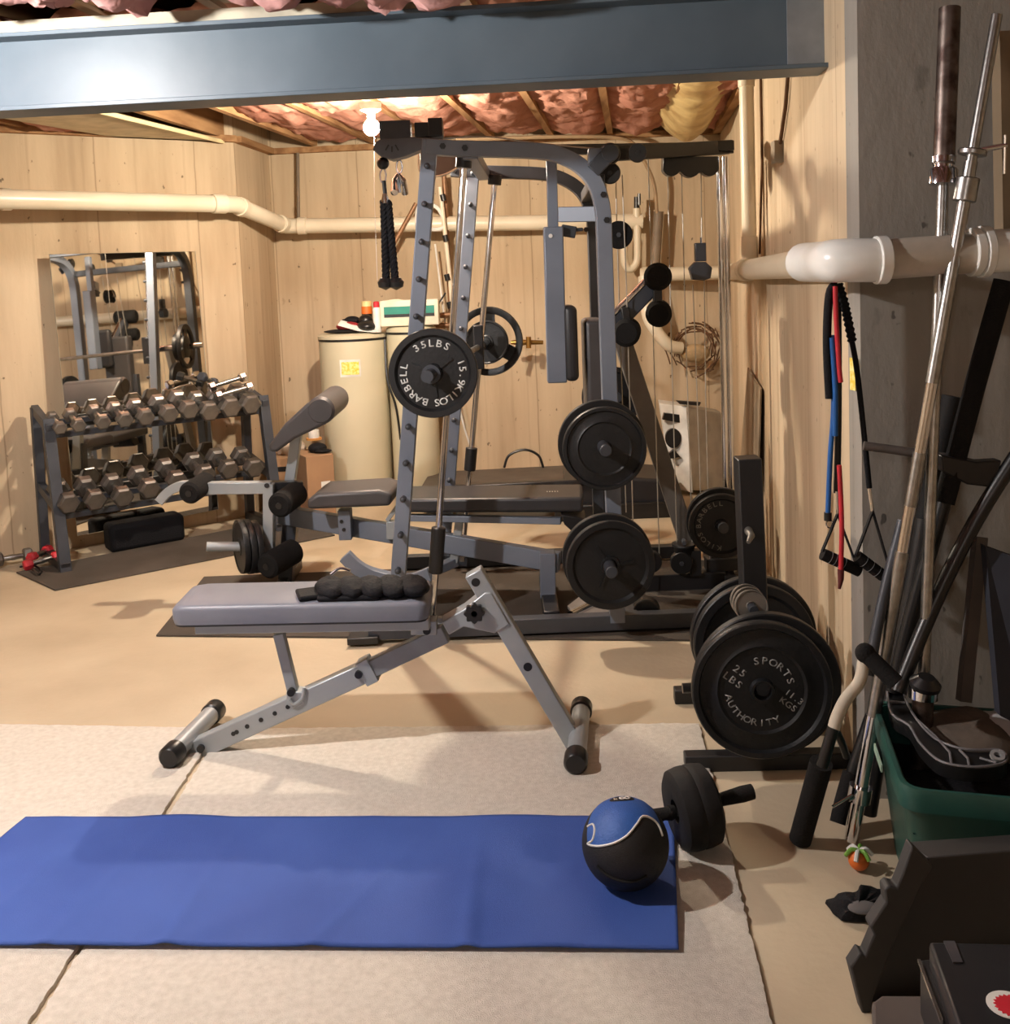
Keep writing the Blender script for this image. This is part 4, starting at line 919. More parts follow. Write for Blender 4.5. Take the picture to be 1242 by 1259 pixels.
mb = MB(); mb.tube([tl, tr_, br2, bl], 0.003, 4, closed=True); mb.build('edge', mat('mirror_edge', (170, 160, 140), 0.4, 0.3), mr)
# ------------------------------------------------------------------ dumbbell rack
RL = V(-2.44, 5.78, 0); RR = V(-1.50, 6.46, 0); rdir = (RR-RL).normalized(); RLn = (RR-RL).length
rout = V(rdir.y, -rdir.x, 0)    # towards the viewer
rk = thing('dumbbell_rack', 'charcoal two-tier dumbbell rack in front of the mirror', 'rack', (RL+RR)/2-rout*0.2)
def rp(s_, o, z): return RL+rdir*s_+rout*o+V(0, 0, z)
for s_ in (-0.08, RLn+0.01):
    mb = MB(); mb.bar(rp(s_, 0.12, 0.0), rp(s_, -0.02, 0.83), 0.05, 0.06, up=rdir); mb.build('front_post', DGREY, rk, bevel=0.003)
    mb = MB(); mb.bar(rp(s_, -0.34, 0.0), rp(s_, -0.30, 0.87), 0.05, 0.05, up=rdir); mb.build('rear_post', DGREY, rk, bevel=0.003)
    mb = MB(); mb.bar(rp(s_, 0.14, 0.03), rp(s_, -0.36, 0.03), 0.05, 0.05); mb.build('foot_bar', BLACK, rk, bevel=0.003)
    for z0_, z1_ in ((0.78, 0.86), (0.34, 0.42)):
        mb = MB(); mb.bar(rp(s_, 0.02 if z0_ > .5 else 0.07, z0_), rp(s_, -0.32, z1_), 0.04, 0.05); mb.build('side_bar', DGREY, rk, bevel=0.003)
TIERS = ((0.80, 0.045), (0.355, 0.10))
for zt_, o_ in TIERS:
    for oo, zz_ in ((o_-0.08, 0.0-0.035), (o_-0.25, 0.05-0.035)):
        mb = MB(); mb.bar(rp(-0.06, oo, zt_-0.03+zz_), rp(RLn+0.04, oo, zt_-0.03+zz_), 0.05, 0.03); mb.build('shelf_rail', DGREY, rk, bevel=0.003)
def dumbbell(name, label, r, hl, gl, m, c, d, up=V(0, 0, 1), group=None, hr=0.015):
    """hex dumbbell centred at c along d"""
    t = thing(name, label, 'dumbbell', c, group); d = Vector(d).normalized(); sd = d.cross(up).normalized(); uu = sd.cross(d)
    for s_ in (-1, 1):
        rings = []
        for x, k in ((gl/2, 0.72), (gl/2+hl*0.15, 0.98), (gl/2+hl*0.82, 1.0), (gl/2+hl, 0.80)):
            rings.append([c+d*(s_*x)+(uu*math.cos(2*PI*(i+.5)/6)+sd*math.sin(2*PI*(i+.5)/6))*r*k for i in range(6)])
        mb = MB(); mb.loft(rings); mb.build('hex_head', m, t, bevel=0.003, angle=20)
    mb = MB(); mb.tube([c-d*gl/2, c-d*gl*0.25, c, c+d*gl*0.25, c+d*gl/2], [hr, hr*1.05, hr*1.25, hr*1.05, hr], 16); mb.build('handle', DULLC, t)
    return t
ordn = ['first', 'second', 'third', 'fourth', 'fifth', 'sixth', 'seventh', 'eighth', 'ninth', 'tenth']
fr = [(76, 528), (99, 525), (129, 521), (156, 518), (182, 515), (211, 511), (236, 506), (261, 508), (287, 503), (312, 499)]
def rack_s(px, py, o):   # how far along the rack a line of sight hits its front plane
    d = ray(px, py); P0 = RL+rout*o; p = EYE+d*((P0-EYE).dot(rout)/d.dot(rout)); return (p-RL).dot(rdir), p.z
sl = math.radians(14)
dd = (rout*math.cos(sl)-V(0, 0, math.sin(sl))).normalized()
for i, (px, py) in enumerate(fr):
    s_, z_ = rack_s(px, py, 0.10)
    r_ = 0.034+0.0035*min(i, 7)*0.9+(0.004 if i >= 8 else 0); hl = 0.05+0.004*i; gl = 0.115
    cc = rp(s_, 0.08, z_)-dd*(gl/2+hl)
    cc.z += 0
    dumbbell('hex_dumbbell', 'grey hex dumbbell on the upper tier, %s from the post beside the red dumbbells' % ordn[i], r_*1.12, hl, gl, HEXI, cc, dd, (dd.cross(rdir)).normalized()*-1, 'hex dumbbells on the rack')
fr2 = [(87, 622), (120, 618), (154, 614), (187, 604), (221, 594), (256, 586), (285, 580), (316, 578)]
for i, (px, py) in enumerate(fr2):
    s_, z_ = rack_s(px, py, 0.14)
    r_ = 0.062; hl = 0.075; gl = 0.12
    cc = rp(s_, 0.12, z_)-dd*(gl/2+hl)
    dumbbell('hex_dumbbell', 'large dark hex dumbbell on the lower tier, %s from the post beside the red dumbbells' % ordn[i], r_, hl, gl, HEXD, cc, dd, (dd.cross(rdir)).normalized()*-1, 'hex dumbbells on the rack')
# chrome dumbbells lying on the upper tier
for i, (a, b, y_) in enumerate((((262, 475), (297, 464), 6.32), ((270, 486), (305, 476), 6.27), ((250, 464), (262, 470), 6.45))):
    pa_, pb_ = at(*a, y_), at(*b, y_+0.1); c = (pa_+pb_)/2; L = (pb_-pa_).length
    dumbbell('chrome_dumbbell', ['chrome dumbbell lying across the upper tier, farther of the pair', 'chrome dumbbell lying across the upper tier, nearer of the pair', 'small black and chrome dumbbell behind the chrome pair'][i], 0.032, 0.045, max(0.08, L-0.03), CHROME if i < 2 else DGREY, c, pb_-pa_, hr=0.012)
# things at the rack's foot
for i, (a, b) in enumerate((((38, 686), (60, 676)), ((42, 692), (62, 686)))):
    pa_, pb_ = gp(*a, 0.04+0.012*(1-i)), gp(*b, 0.05)
    dumbbell('red_dumbbell', ['red vinyl dumbbell on the floor, the farther one', 'red vinyl dumbbell on the floor, the nearer one'][i], 0.032, 0.05, 0.10, RED, (pa_+pb_)/2, pb_-pa_, hr=0.014)
for i, (a, b) in enumerate((((10, 686), (22, 684)),)):
    pa_, pb_ = gp(*a, 0.05), gp(*b, 0.05); dumbbell('grey_dumbbell', 'grey iron dumbbell on the floor by the mirror wall, beside the red ones', 0.042, 0.05, 0.1, HEXI, (pa_+pb_)/2, pb_-pa_)
mb = MB(); c = gp(188, 662, 0.035); mb.ball(c, 0.034, seg=24, rg=16); tag(mb.build('massage_ball', RED), 'small red ball on the floor under the dumbbell rack', 'ball')
q0 = gp(130, 656); mb = MB(); P0 = rp(0.42, 0.0, 0.12); R_z = Matrix.Rotation(math.atan2(rdir.y, rdir.x), 3, 'Z'); mb.box(rp(0.44, -0.16, 0.085), (0.44, 0.16, 0.165), R_z)
gb = mb.build('gym_bag', NYLON, bevel=0.03, bseg=3); tag(gb, 'black cloth bag under the lower tier of the dumbbell rack', 'bag')
mb = MB(); mb.tube(smooth_path([gp(24, 697, 0.02), gp(40, 695, 0.02), gp(50, 700, 0.02), gp(48, 706, 0.02), gp(40, 699, 0.025)], 5), 0.006, 6); tag(mb.build('jump_rope', BPLAST), 'black cord lying by the red dumbbells', 'cord')
# ------------------------------------------------------------------ water softener tanks
def tank(px, py_top, Y, rpx, zt_, label, m=TANK):
    c = at(px, py_top, Y); r_ = rpx*Y/F; z1_ = c.z
    t = thing('softener_tank', label, 'tank', V(c.x, Y, 0))
    mb = MB(); mb.lathe([(0, 0.0), (r_*0.93, 0.0), (r_*0.96, 0.03), (r_, z1_-0.12), (r_, z1_-0.03), (0, z1_-0.03)], V(c.x, Y, 0), (0, 0, 1), 48); mb.build('body', m, t)
    mb = MB(); mb.lathe([(r_*1.0, -0.03), (r_*1.015, -0.03), (r_*1.015, -0.015), (r_*1.0, -0.015)], V(c.x, Y, z1_), (0, 0, 1), 48, closed=True); mb.build('black_rim', BPLAST, t)
    mb = MB(); mb.lathe([(r_*1.02, -0.015), (r_*1.02, 0.005), (r_*0.9, 0.018), (0, 0.02)], V(c.x, Y, z1_), (0, 0, 1), 48); mb.build('lid', m, t)
    return t, V(c.x, Y, z1_+0.02), r_
t, tp, tr0 = tank(434, 412, 7.15, 42, 0, 'round beige softener tank with yellow sticker and clutter on its lid')
sc_ = at(429, 453, 7.15-tr0)
a0 = math.atan2(0, 0)
def stk(k, w_, h_):
    def fn(i, j):
        an = -PI/2+0.015+w_*(i-0.5); r_ = tr0*k
        return V(tp.x+r_*math.cos(an), 7.15+r_*math.sin(an), sc_.z+h_*(0.5-j))
    return fn
mb = MB(); mb.grid(stk(1.004, 0.60, 0.115), 10, 2); st = mb.build('white_sticker', WHITE, t)
mb = MB(); mb.grid(stk(1.008, 0.50, 0.085), 10, 2); mb.build('yellow_print', YELLOW, st)
t2, tp2, tr2 = tank(505, 404, 7.10, 30, 0, 'second beige softener tank standing behind the smith upright')
mb = MB(); mb.tube(smooth_path([V(tp.x+tr0, 7.0, tp.z-0.05), V(tp.x+tr0+0.01, 6.95, 0.85), V(tp.x+tr0+0.06, 6.95, 0.65), V(tp.x+tr0+0.08, 7.0, 0.3)], 6), 0.008, 7); tag(mb.build('brine_hose', BPLAST), 'thin black hose running down between the two beige tanks', 'hose')
# clutter on the tank lid
z0_ = tp.z
def on(px, Y): return at(px, 400, Y).x
t = thing('sandal', 'black rubber sandal with red strap on the tank lid', 'sandal', V(on(425, 7.08), 7.08, z0_))
mb = MB(); mb.ball(V(on(425, 7.05), 7.05, z0_+0.015), 0.15, (1.0, 0.42, 0.10)); mb.build('sole', BRUB, t)
mb = MB(); mb.ball(V(on(428, 7.05), 7.05, z0_+0.045), 0.07, (1.15, 0.6, 0.45)); mb.build('strap', mat('dark_red_cloth', (150, 34, 40), 0.7), t)
t = thing('magazine', 'white and red folded paper leaning on the sandal', 'paper', V(on(437, 6.98), 6.98, z0_)); mb = MB(); mb.pts([at(415, 400, 6.98), at(440, 407, 6.97), at(462, 409, 6.97), at(462, 406, 7.0), at(440, 402, 7.0), at(418, 396, 7.0)], (0, 0.05, 0.012)); mb.build('pages', WHITE, t)
t = thing('glove', 'black work glove heaped on the sandal', 'glove', V(on(432, 7.1), 7.1, z0_+0.06)); mb = MB(); mb.ball(at(433, 394, 7.12), 0.05, (1.1, 0.8, 0.6)); mb.ball(at(424, 396, 7.12), 0.03, (1.2, 0.8, 0.7)); mb.build('palm', NYLON, t)
t = thing('black_shoe', 'black shoe beside the orange-capped bottle on the tank lid', 'shoe', V(on(452, 7.05), 7.05, z0_)); mb = MB(); mb.ball(V(on(452, 7.05), 7.05, z0_+0.04), 0.075, (0.95, 1.2, 0.55)); mb.ball(V(on(450, 7.08), 7.08, z0_+0.075), 0.05, (1, 1, 0.9)); mb.build('upper', BPLAST, t)
c = V(on(452, 7.18), 7.18, z0_); t = thing('bottle', 'bottle with orange shoulder and cream cap on the tank lid', 'bottle', c)
mb = MB(); mb.lathe([(0, 0), (0.036, 0), (0.036, 0.12), (0, 0.12)], c, (0, 0, 1), 20); mb.build('body', BPLAST, t)
mb = MB(); mb.lathe([(0.036, 0.12), (0.038, 0.12), (0.036, 0.17), (0, 0.17)], c, (0, 0, 1), 20); mb.build('orange_band', ORANGE, t)
mb = MB(); mb.lathe([(0.034, 0.17), (0.034, 0.205), (0, 0.205)], c, (0, 0, 1), 20); mb.build('cap', mat('cream_cap', (240, 210, 150), 0.4), t)
c = V(on(464, 7.02), 7.02, z0_); t = thing('spray_can', 'white spray can with red cap on the tank lid', 'spray can', c)
mb = MB(); mb.lathe([(0, 0), (0.026, 0), (0.026, 0.15), (0.02, 0.165), (0, 0.165)], c, (0, 0, 1), 20); mb.build('can', WHITE, t)
mb = MB(); mb.lathe([(0.02, 0.165), (0.02, 0.20), (0.012, 0.205), (0, 0.205)], c, (0, 0, 1), 20); mb.build('cap', RED, t)
# softener control head with teal panel
t = thing('softener_control', 'white control box with a teal picture band on the second tank', 'control box', V(tp2.x, 7.05, tp2.z))
a = at(468, 402, 6.98); b = at(540, 400, 6.98)
mb = MB(); mb.box(((a.x+b.x)/2, 7.06, a.z+0.085), (b.x-a.x, 0.16, 0.17)); mb.build('casing', mat('cream_plastic', (226, 218, 196), 0.4), t, bevel=0.006)
mb = MB(); mb.box(((a.x+b.x)/2, 6.978, a.z+0.105), ((b.x-a.x)*0.86, 0.003, 0.05)); mb.build('teal_panel', TEAL, t)
mb = MB(); mb.box(((a.x+b.x)/2, 6.978, a.z+0.07), ((b.x-a.x)*0.86, 0.003, 0.02)); mb.build('dark_band', DARKBOX, t)
mb = MB(); mb.cyl(V((a.x+b.x)/2+0.01, 6.98, a.z+0.03), V((a.x+b.x)/2+0.01, 6.973, a.z+0.03), 0.008, seg=12); mb.build('button', BPLAST, t)
mb = MB(); mb.tube(smooth_path([at(468, 372, 7.0), at(490, 369, 7.0), at(505, 374, 7.0), at(520, 370, 7.0)], 4), 0.008, 6); mb.build('loose_flap', PVC, t)
# cardboard boxes behind the preacher pad
R25 = Matrix.Rotation(0.15, 3, 'Z')
def cbox(px, py, Y, size, label, R):
    c = at(px, py, Y); o = V(c.x, Y, size[2]/2)
    t = thing('cardboard_box', label, 'box', V(c.x, Y, 0))
    mb = MB(); mb.box(o, size, R); mb.build('carton', CARD, t, bevel=0.003); return t, o
t, o = cbox(358, 580, 6.95, (0.30, 0.3, 0.38), 'brown cardboard box with a black hand hole behind the preacher pad', R25)
mb = MB(); mb.box(o+R25 @ V(-0.04, -0.151, 0.12), (0.10, 0.006, 0.03), R25); mb.build('hand_hole', BPLAST, t)
t, o = cbox(385, 580, 6.75, (0.18, 0.3, 0.42), 'tall brown cardboard box with a white label beside the tank', Matrix.Rotation(0.5, 3, 'Z'))
mb = MB(); mb.box(o+Matrix.Rotation(0.5, 3, 'Z') @ V(0.03, -0.151, -0.04), (0.06, 0.003, 0.16), Matrix.Rotation(0.5, 3, 'Z')); mb.build('label', WHITE, t)
t = thing('bag_of_gear', 'pale crumpled plastic bag on top of the cardboard boxes', 'bag', V(at(358, 540, 6.95).x, 6.93, 0.38)); mb = MB(); mb.ball(V(at(358, 540, 6.95).x, 6.93, 0.38+0.05), 0.08, (1.2, 1, 0.7)); mb.v = [q+V(noise.noise(q*20), 0, noise.noise(q*20+V(5, 0, 0)))*0.03 for q in mb.v]; mb.build('bag', mat('pale_plastic', (190, 176, 160), 0.5), t)
t = thing('baseball_cap', 'black cap resting on the tall cardboard box', 'cap', at(388, 550, 6.75)); mb = MB(); mb.ball(V(at(390, 545, 6.75).x, 6.75, 0.445), 0.06, (1.0, 1, 0.6)); mb.ball(V(at(397, 545, 6.7).x, 6.7, 0.435), 0.05, (1.1, 0.8, 0.25)); mb.build('crown', NYLON, t)
t = thing('jar', 'small jar with orange lid by the preacher pad', 'jar', at(388, 536, 6.8)); mb = MB(); c = at(386, 538, 6.8); mb.lathe([(0, 0), (0.035, 0), (0.035, 0.05), (0, 0.05)], c, (0, 0, 1), 18); mb.build('jar_body', WHITE, t); mb = MB(); mb.lathe([(0, 0), (0.05, 0), (0.05, 0.014), (0, 0.014)], c+V(0, 0, -0.014), (0, 0, 1), 18); mb.build('lid', mat('tan_orange', (214, 150, 80), 0.5), t)
# ------------------------------------------------------------------ corner clutter right
Yw = 6.9
t = thing('white_cabinet', 'tilted white cabinet with black round holes in its narrow side, by the back wall', 'cabinet', at(850, 600, Yw))
q = [at(x, y, Yw) for x, y in ((811, 497), (845, 500), (850, 585), (862, 612), (832, 600))]
g = [at(844, 500, Yw-0.02), at(888, 508, Yw+0.2), at(890, 603, Yw+0.15), at(852, 603, Yw-0.02)]
mb = MB(); mb.pts([at(811, 496, Yw+0.1), at(845, 500, Yw), at(852, 606, Yw), at(826, 600, Yw+0.1)], (0.02, 0.20, 0)); mb.build('front_panel', WHITE, t, bevel=0.004)
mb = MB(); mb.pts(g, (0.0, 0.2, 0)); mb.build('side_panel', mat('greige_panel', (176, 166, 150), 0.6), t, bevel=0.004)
mb = MB(); mb.prism([(0.052*math.cos(k/24*2*PI), 0.066*math.sin(k/24*2*PI)) for k in range(24)], at(828, 539, Yw+.02), (1, 0, 0), (0, 0, 1), (0, 0.03, 0)); mb.build('oval_hole', BPLAST, t)
mb = MB(); mb.pts([at(x, y, Yw+.03) for x, y in ((817, 508), (837, 510), (837, 520), (815, 516))], (0, 0.04, 0)); mb.build('slot', BPLAST, t)
mb = MB(); mb.pts([at(x, y, Yw) for x, y in ((822, 558), (829, 553), (837, 562), (824, 564))], (0, 0.04, 0)); mb.build('lower_hole', BPLAST, t)
mb = MB(); mb.pts([at(x, y, Yw-.02) for x, y in ((832, 493), (862, 495), (860, 499), (836, 497))], (0, 0.05, 0)); mb.build('black_lip', BPLAST, t)
# board against right wall in the corner
mb = MB(); q = [rwall(921, 452, 0.012), rwall(937, 478, 0.012), rwall(933, 600, 0.03), rwall(909, 600, 0.03)]
mb.pts(q, (-0.008, 0, 0)); tag(mb.build('leaning_board', mat('tan_dark_board', (150, 134, 112), 0.7)), 'narrow board leaning in the corner behind the black plate tree', 'board')
# wreath of twigs around a pipe elbow
t = thing('twig_wreath', 'dried twig wreath hanging around the pipe in the back corner', 'wreath', at(850, 440, 7.25))
wcn = at(853, 428, 7.3); mb = MB()
for k in range(46):
    a_ = random.uniform(0, 2*PI); rr = random.uniform(0.10, 0.18); p = wcn+V(math.cos(a_)*rr*1.1, random.uniform(-.06, 0.02), math.sin(a_)*rr*1.1)
    tdir = V(-math.sin(a_), random.uniform(-.3, .3), math.cos(a_))*random.uniform(0.04, 0.08)
    mb.tube([p-tdir, p+tdir*0.2+V(0, 0, 0.006), p+tdir], 0.005, 5)
mb.build('twigs', TWIG, t)
mb = MB(); mb.ball(wcn+V(0, -0.06, -0.03), 0.085, (1.2, 0.7, 0.75)); mb.build('pale_core', mat('pale_straw', (176, 150, 112), 0.8, bump=.5), t)
mb = MB(); mb.tube(smooth_path([at(792, 340, 7.3), at(796, 385, 7.25), at(806, 405, 7.2), at(822, 424, 7.2), at(838, 428, 7.22)], 5), 0.042, 16); tag(mb.build('drop_pipe', PVC), 'white pipe bending down from the wall pipe into the wreath', 'pipe')
# ------------------------------------------------------------------ silver scrap under the plates
t = thing('chrome_bar', 'short chrome bar lying on the rubber mat under the lower plates', 'bar', gp(715, 752, 0.01)); mb = MB(); mb.cyl(gp(702, 756, 0.03), gp(748, 744, 0.03)+V(0, .1, 0), 0.018, seg=16); mb.build('rod', CHROME, t)
mb = MB(); mb.pts([gp(698, 748, 0.01), gp(712, 737, 0.01), gp(760, 742, 0.01), gp(764, 768, 0.01), gp(712, 766, 0.01)], (0, 0, 0.012)); tag(mb.build('white_sheet', mat('pale_film', (190, 184, 176), 0.4)), 'pale flat film packet on the mat under the chrome bar', 'packet')
# ------------------------------------------------------------------ plate tree
pt = thing('plate_tree', 'black upright plate tree standing on the floor at the right wall', 'plate rack', V(0.72, 3.3, 0))
YT = 3.30
pX = at(925, 655, YT).x
mb = MB(); a = at(919, 562, YT); mb.bar(V(a.x, YT, a.z), V(at(930, 750, YT).x, YT, 0.05), 0.075, 0.078, up=(0, 1, 0)); mb.build('post', BLACK, pt, bevel=0.004)
mb = MB(); mb.bar(V(0.5, 3.12, 0.025), V(1.0, 3.10, 0.025), 0.05, 0.05); mb.build('base_bar', BLACK, pt, bevel=0.004)
mb = MB(); mb.bar(V(0.55, 3.62, 0.025), V(1.0, 3.60, 0.025), 0.05, 0.05); mb.build('base_bar', BLACK, pt, bevel=0.004)
mb = MB(); mb.bar(V(0.75, 3.10, 0.03), V(0.76, 3.62, 0.03), 0.05, 0.05); mb.build('base_bar', BLACK, pt, bevel=0.004)
hc = at(941, 849, 3.0)
mb = MB(); mb.cyl(V(hc.x, YT, hc.z), V(hc.x, 3.012, hc.z-0.0), 0.0235, seg=20); mb.build('peg', DGREY, pt)
hb = at(915, 772, 3.62)
mb = MB(); mb.cyl(V(hb.x, YT, hb.z), V(hb.x, 3.80, hb.z), 0.0235, seg=20); mb.build('peg', DGREY, pt)
hs_ = at(918, 738, 3.2)
mb = MB(); mb.cyl(V(hs_.x, YT, hs_.z), V(hs_.x, 3.10, hs_.z), 0.014, seg=16); mb.build('peg', DGREY, pt)
hn = at(924, 659, 3.22); mb = MB(); mb.tube([V(hn.x, 3.27, hn.z+0.008), V(hn.x+0.0, 3.22, hn.z), V(hn.x-0.015, 3.20, hn.z-0.015)], [0.014, 0.011, 0.006], 12); mb.build('bolt_hook', mat('dull_steel', (120, 116, 110), 0.5, 0.5), pt)
hl_ = at(843, 846, 3.25); mb = MB(); mb.cyl(hl_-V(0.01, 0, 0), V(pX, 3.25, hl_.z), 0.016, seg=14); mb.build('peg', BPLAST, pt)
def tsa(tb, c, u, v):
    arc_text(tb, 'SPORTS', c, u, v, 0.088, 0.030, 58, 16.5)
    arc_text(tb, 'AUTHORITY', c, u, v, 0.098, 0.028, 243, 12.8, True)
    rot = math.radians(-38); ut = u*math.cos(rot)+v*math.sin(rot); vt = -u*math.sin(rot)+v*math.cos(rot)
    cL = c-u*0.073+v*0.045; line_text(tb, '25', cL+vt*0.017, ut, vt, 0.03); line_text(tb, 'LBS', cL-vt*0.017, ut, vt, 0.03)
    cR = c+u*0.085-v*0.034; line_text(tb, '11.3', cR+vt*0.014, ut, vt, 0.026, 0.6); line_text(tb, 'KGS', cR-vt*0.014, ut, vt, 0.026)
plate('weight_plate', 'black plate lettered SPORTS AUTHORITY 25 LBS at the front of the plate tree', V(hc.x-0.008, 3.01, hc.z), (-0.05, -1, 0.03), 0.205, 0.036, style='lip', texts=tsa, tcol=(150, 150, 148))
plate('weight_plate', 'larger black plate right behind the lettered 25 LBS plate', V(hc.x+0.018, 3.06, hc.z-0.005), (-0.05, -1, 0.02), 0.218, 0.036)
plate('weight_plate', 'large black plate on the rear peg of the plate tree, facing the post', V(hb.x, 3.47, hb.z), (0, -1, 0), 0.205, 0.036)
plate('weight_plate', 'large black plate rearmost on the rear peg of the plate tree', V(hb.x+0.01, 3.53, hb.z), (0, -1, 0), 0.215, 0.036)
for k, lb in enumerate(('outermost on its peg', 'second on its peg', 'innermost by the post')):
    plate('small_plate', 'small grey plate on the short middle peg, '+lb, V(hs_.x, 3.14+0.03*k, hs_.z), (0.0, -1, 0.25), 0.05, 0.022, m=mat('grey_iron', (120, 114, 106), 0.45, 0.4), style='flat', bore=0.014)
# ------------------------------------------------------------------ resistance bands on the wall
YB_ = 2.84
hk = at(1028, 350, YB_)
def band(name, label, m, r, pts, cat='resistance band'):
    t = thing(name, label, cat, at(*pts[0]))
    mb = MB(); mb.tube(smooth_path([at(*p) for p in pts], 5), r, 10); mb.build('tube', m, t); return t
t = band('resistance_band', 'blue resistance tube with black sleeve hanging from the white elbow', BLUE, 0.007, [(1024, 412, YB_), (1025, 500, YB_), (1021, 560, YB_), (1018, 632, YB_)])
mb = MB(); mb.tube(smooth_path([at(1029, 349, YB_), at(1020, 362, YB_), at(1017, 420, YB_), at(1020, 490, YB_)], 5), 0.0115, 10); mb.build('black_sleeve', NYLON, t)
mb = MB(); mb.tube(smooth_path([at(1023, 415, YB_-.01), at(1027, 480, YB_-.01), at(1027, 536, YB_-.01)], 5), 0.0075, 10); mb.build('tube', BLUE, t)
mb = MB(); mb.tube([at(1018, 630, YB_), at(1018, 640, YB_)], 0.0105, 12); mb.build('end_plug', BPLAST, t)
mb = MB(); lp = [at(1020+4*math.sin(k/12*2*PI), 644+5*math.cos(k/12*2*PI), YB_) for k in range(12)]; mb.tube(lp, 0.002, 6, closed=True); mb.build('ring', CHROME, t)
t = band('resistance_band', 'red resistance tube ending low beside the black handles', RED, 0.0065, [(1027, 352, YB_-.02), (1028, 390, YB_-.02), (1032, 452, YB_-.02), (1034, 470, YB_-.02)])
mb = MB(); mb.tube(smooth_path([at(1032, 572, YB_-.05), at(1035, 640, YB_-.05), at(1034, 700, YB_-.05)], 5), 0.0065, 10); mb.build('tube', RED, t)
mb = MB(); mb.tube([at(1034, 700, YB_-.05), at(1034, 712, YB_-.05), at(1032, 724, YB_-.05)], [0.009, 0.008, 0.004], 10); mb.build('end_plug', mat('dark_red_plug', (90, 30, 30), 0.5), t)
t = band('resistance_band', 'black resistance tube with a foam grip handle hanging behind the red tube', BPLAST, 0.009, [(1030, 349, YB_+.01), (1031, 420, YB_+.01), (1031, 500, YB_+.01), (1030, 570, YB_+.01), (1029, 606, YB_+.01)])
mb = MB(); mb.tube([at(1029, 604, YB_), at(1030, 632, YB_)], 0.004, 8); mb.build('clip', CHROME, t)
for e in ((1011, 678), (1055, 700)):
    mb = MB(); mb.rtube([at(1030, 632, YB_), at(*e, YB_-.03)], 0.004, 0.014, up=(0, 1, 0)); mb.build('strap', NYLON, t)
mb = MB(); a, b = at(1011, 681, YB_-.03), at(1057, 702, YB_-.03); mb.cyl(a, b, 0.0165, seg=18); mb.build('grip', FOAM, t)
for k in (0.2, 0.32, 0.44, 0.56):
    mb = MB(); d_ = (b-a).normalized(); c = a.lerp(b, k); mb.cyl(c, c+d_*0.0012, 0.0172, seg=18); mb.build('grip_line', SILVER, t)
t = band('resistance_band', 'black braided cord with a foam grip handle hanging nearest the barbells', NYLON, 0.0075, [(1030, 349, YB_), (1038, 372, YB_), (1046, 412, YB_), (1053, 450, YB_), (1060, 510, YB_), (1069, 600, YB_)])
br_pts = smooth_path([at(1031, 349, YB_-.005), at(1038, 372, YB_-.005), at(1043, 395, YB_-.005), at(1048, 420, YB_-.005)], 8)
mb = MB(); mb.tube(br_pts, [0.010+0.004*(k % 2) for k in range(len(br_pts))], 8); mb.build('braid', NYLON, t)
mb = MB(); mb.tube([at(1069, 600, YB_), at(1073, 628, YB_)], 0.005, 8); mb.build('clip', CHROME, t)
for e in ((1052, 684), (1094, 700)):
    mb = MB(); mb.rtube([at(1073, 628, YB_), at(*e, YB_-.03)], 0.004, 0.014, up=(0, 1, 0)); mb.build('strap', NYLON, t)
mb = MB(); a, b = at(1054, 684, YB_-.04), at(1094, 714, YB_-.04); mb.cyl(a, b, 0.0165, seg=18); mb.build('grip', FOAM, t)
for k in (0.2, 0.4, 0.6, 0.8):
    mb = MB(); d_ = (b-a).normalized(); c = a.lerp(b, k); mb.cyl(c, c+d_*0.0012, 0.0172, seg=18); mb.build('grip_line', SILVER, t)
mb = MB(); mb.box(at(1049, 460, 2.92), (0.03, 0.004, 0.09), Matrix.Rotation(-1.4, 3, 'Z')); tag(mb.build('wall_tag', YELLOW), 'yellow and white paper tag on the wall corner behind the bands', 'tag')
# ------------------------------------------------------------------ bars leaning at the concrete wall
ol = thing('olympic_barbell', 'olympic barbell with rusty sleeve standing against the concrete wall', 'barbell', V(1.06, 2.55, 0))
oa = at(1168, 10, 2.74); ob_ = at(1133, 1000, 2.45); ob_.z = 0.0; ob_ = V(1.0, 2.60, 0.0)
ob_ = at(1136, 835, 2.62); od = (ob_-oa).normalized(); ob_ = oa+od*((oa.z-0.015)/-od.z)
L_ = (ob_-oa).length
def ol_(s_): return oa+od*s_
mb = MB(); mb.tube([ol_(0), ol_(0.395)], 0.0265, 22); mb.build('sleeve', RUSTC, ol)
mb = MB(); mb.lathe([(0.0, 0.375), (0.03, 0.375), (0.03, 0.39), (0.024, 0.393), (0.024, 0.402), (0.032, 0.404), (0.036, 0.41), (0.036, 0.445), (0.015, 0.45)], oa, od, 24); mb.build('sleeve_collar', CHROME, ol)
mb = MB(); mb.tube([ol_(0.44), ol_(L_-0.42)], 0.0145, 16); mb.build('shaft', DULLC, ol)
mb = MB(); mb.tube([ol_(L_-0.45), ol_(L_-0.40)], 0.036, 20); mb.build('sleeve_collar', CHROME, ol)
mb = MB(); mb.tube([ol_(L_-0.41), ol_(L_)], 0.0265, 20); mb.build('sleeve', RUSTC, ol)
sb = thing('threaded_barbell', 'chrome barbell with star collars leaning across the olympic barbell', 'barbell', V(0.88, 2.6, 0))
sa = at(1226, 18, 2.66); sq = at(1047, 1034, 2.66); sd_ = (sq-sa).normalized(); sq = sa+sd_*((sa.z-0.015)/-sd_.z); Ls = (sq-sa).length
def sb_(s_): return sa+sd_*s_
mb = MB(); mb.tube([sa, sb_(0.36)], 0.0135, 18); mb.build('shaft', DULLC, sb)
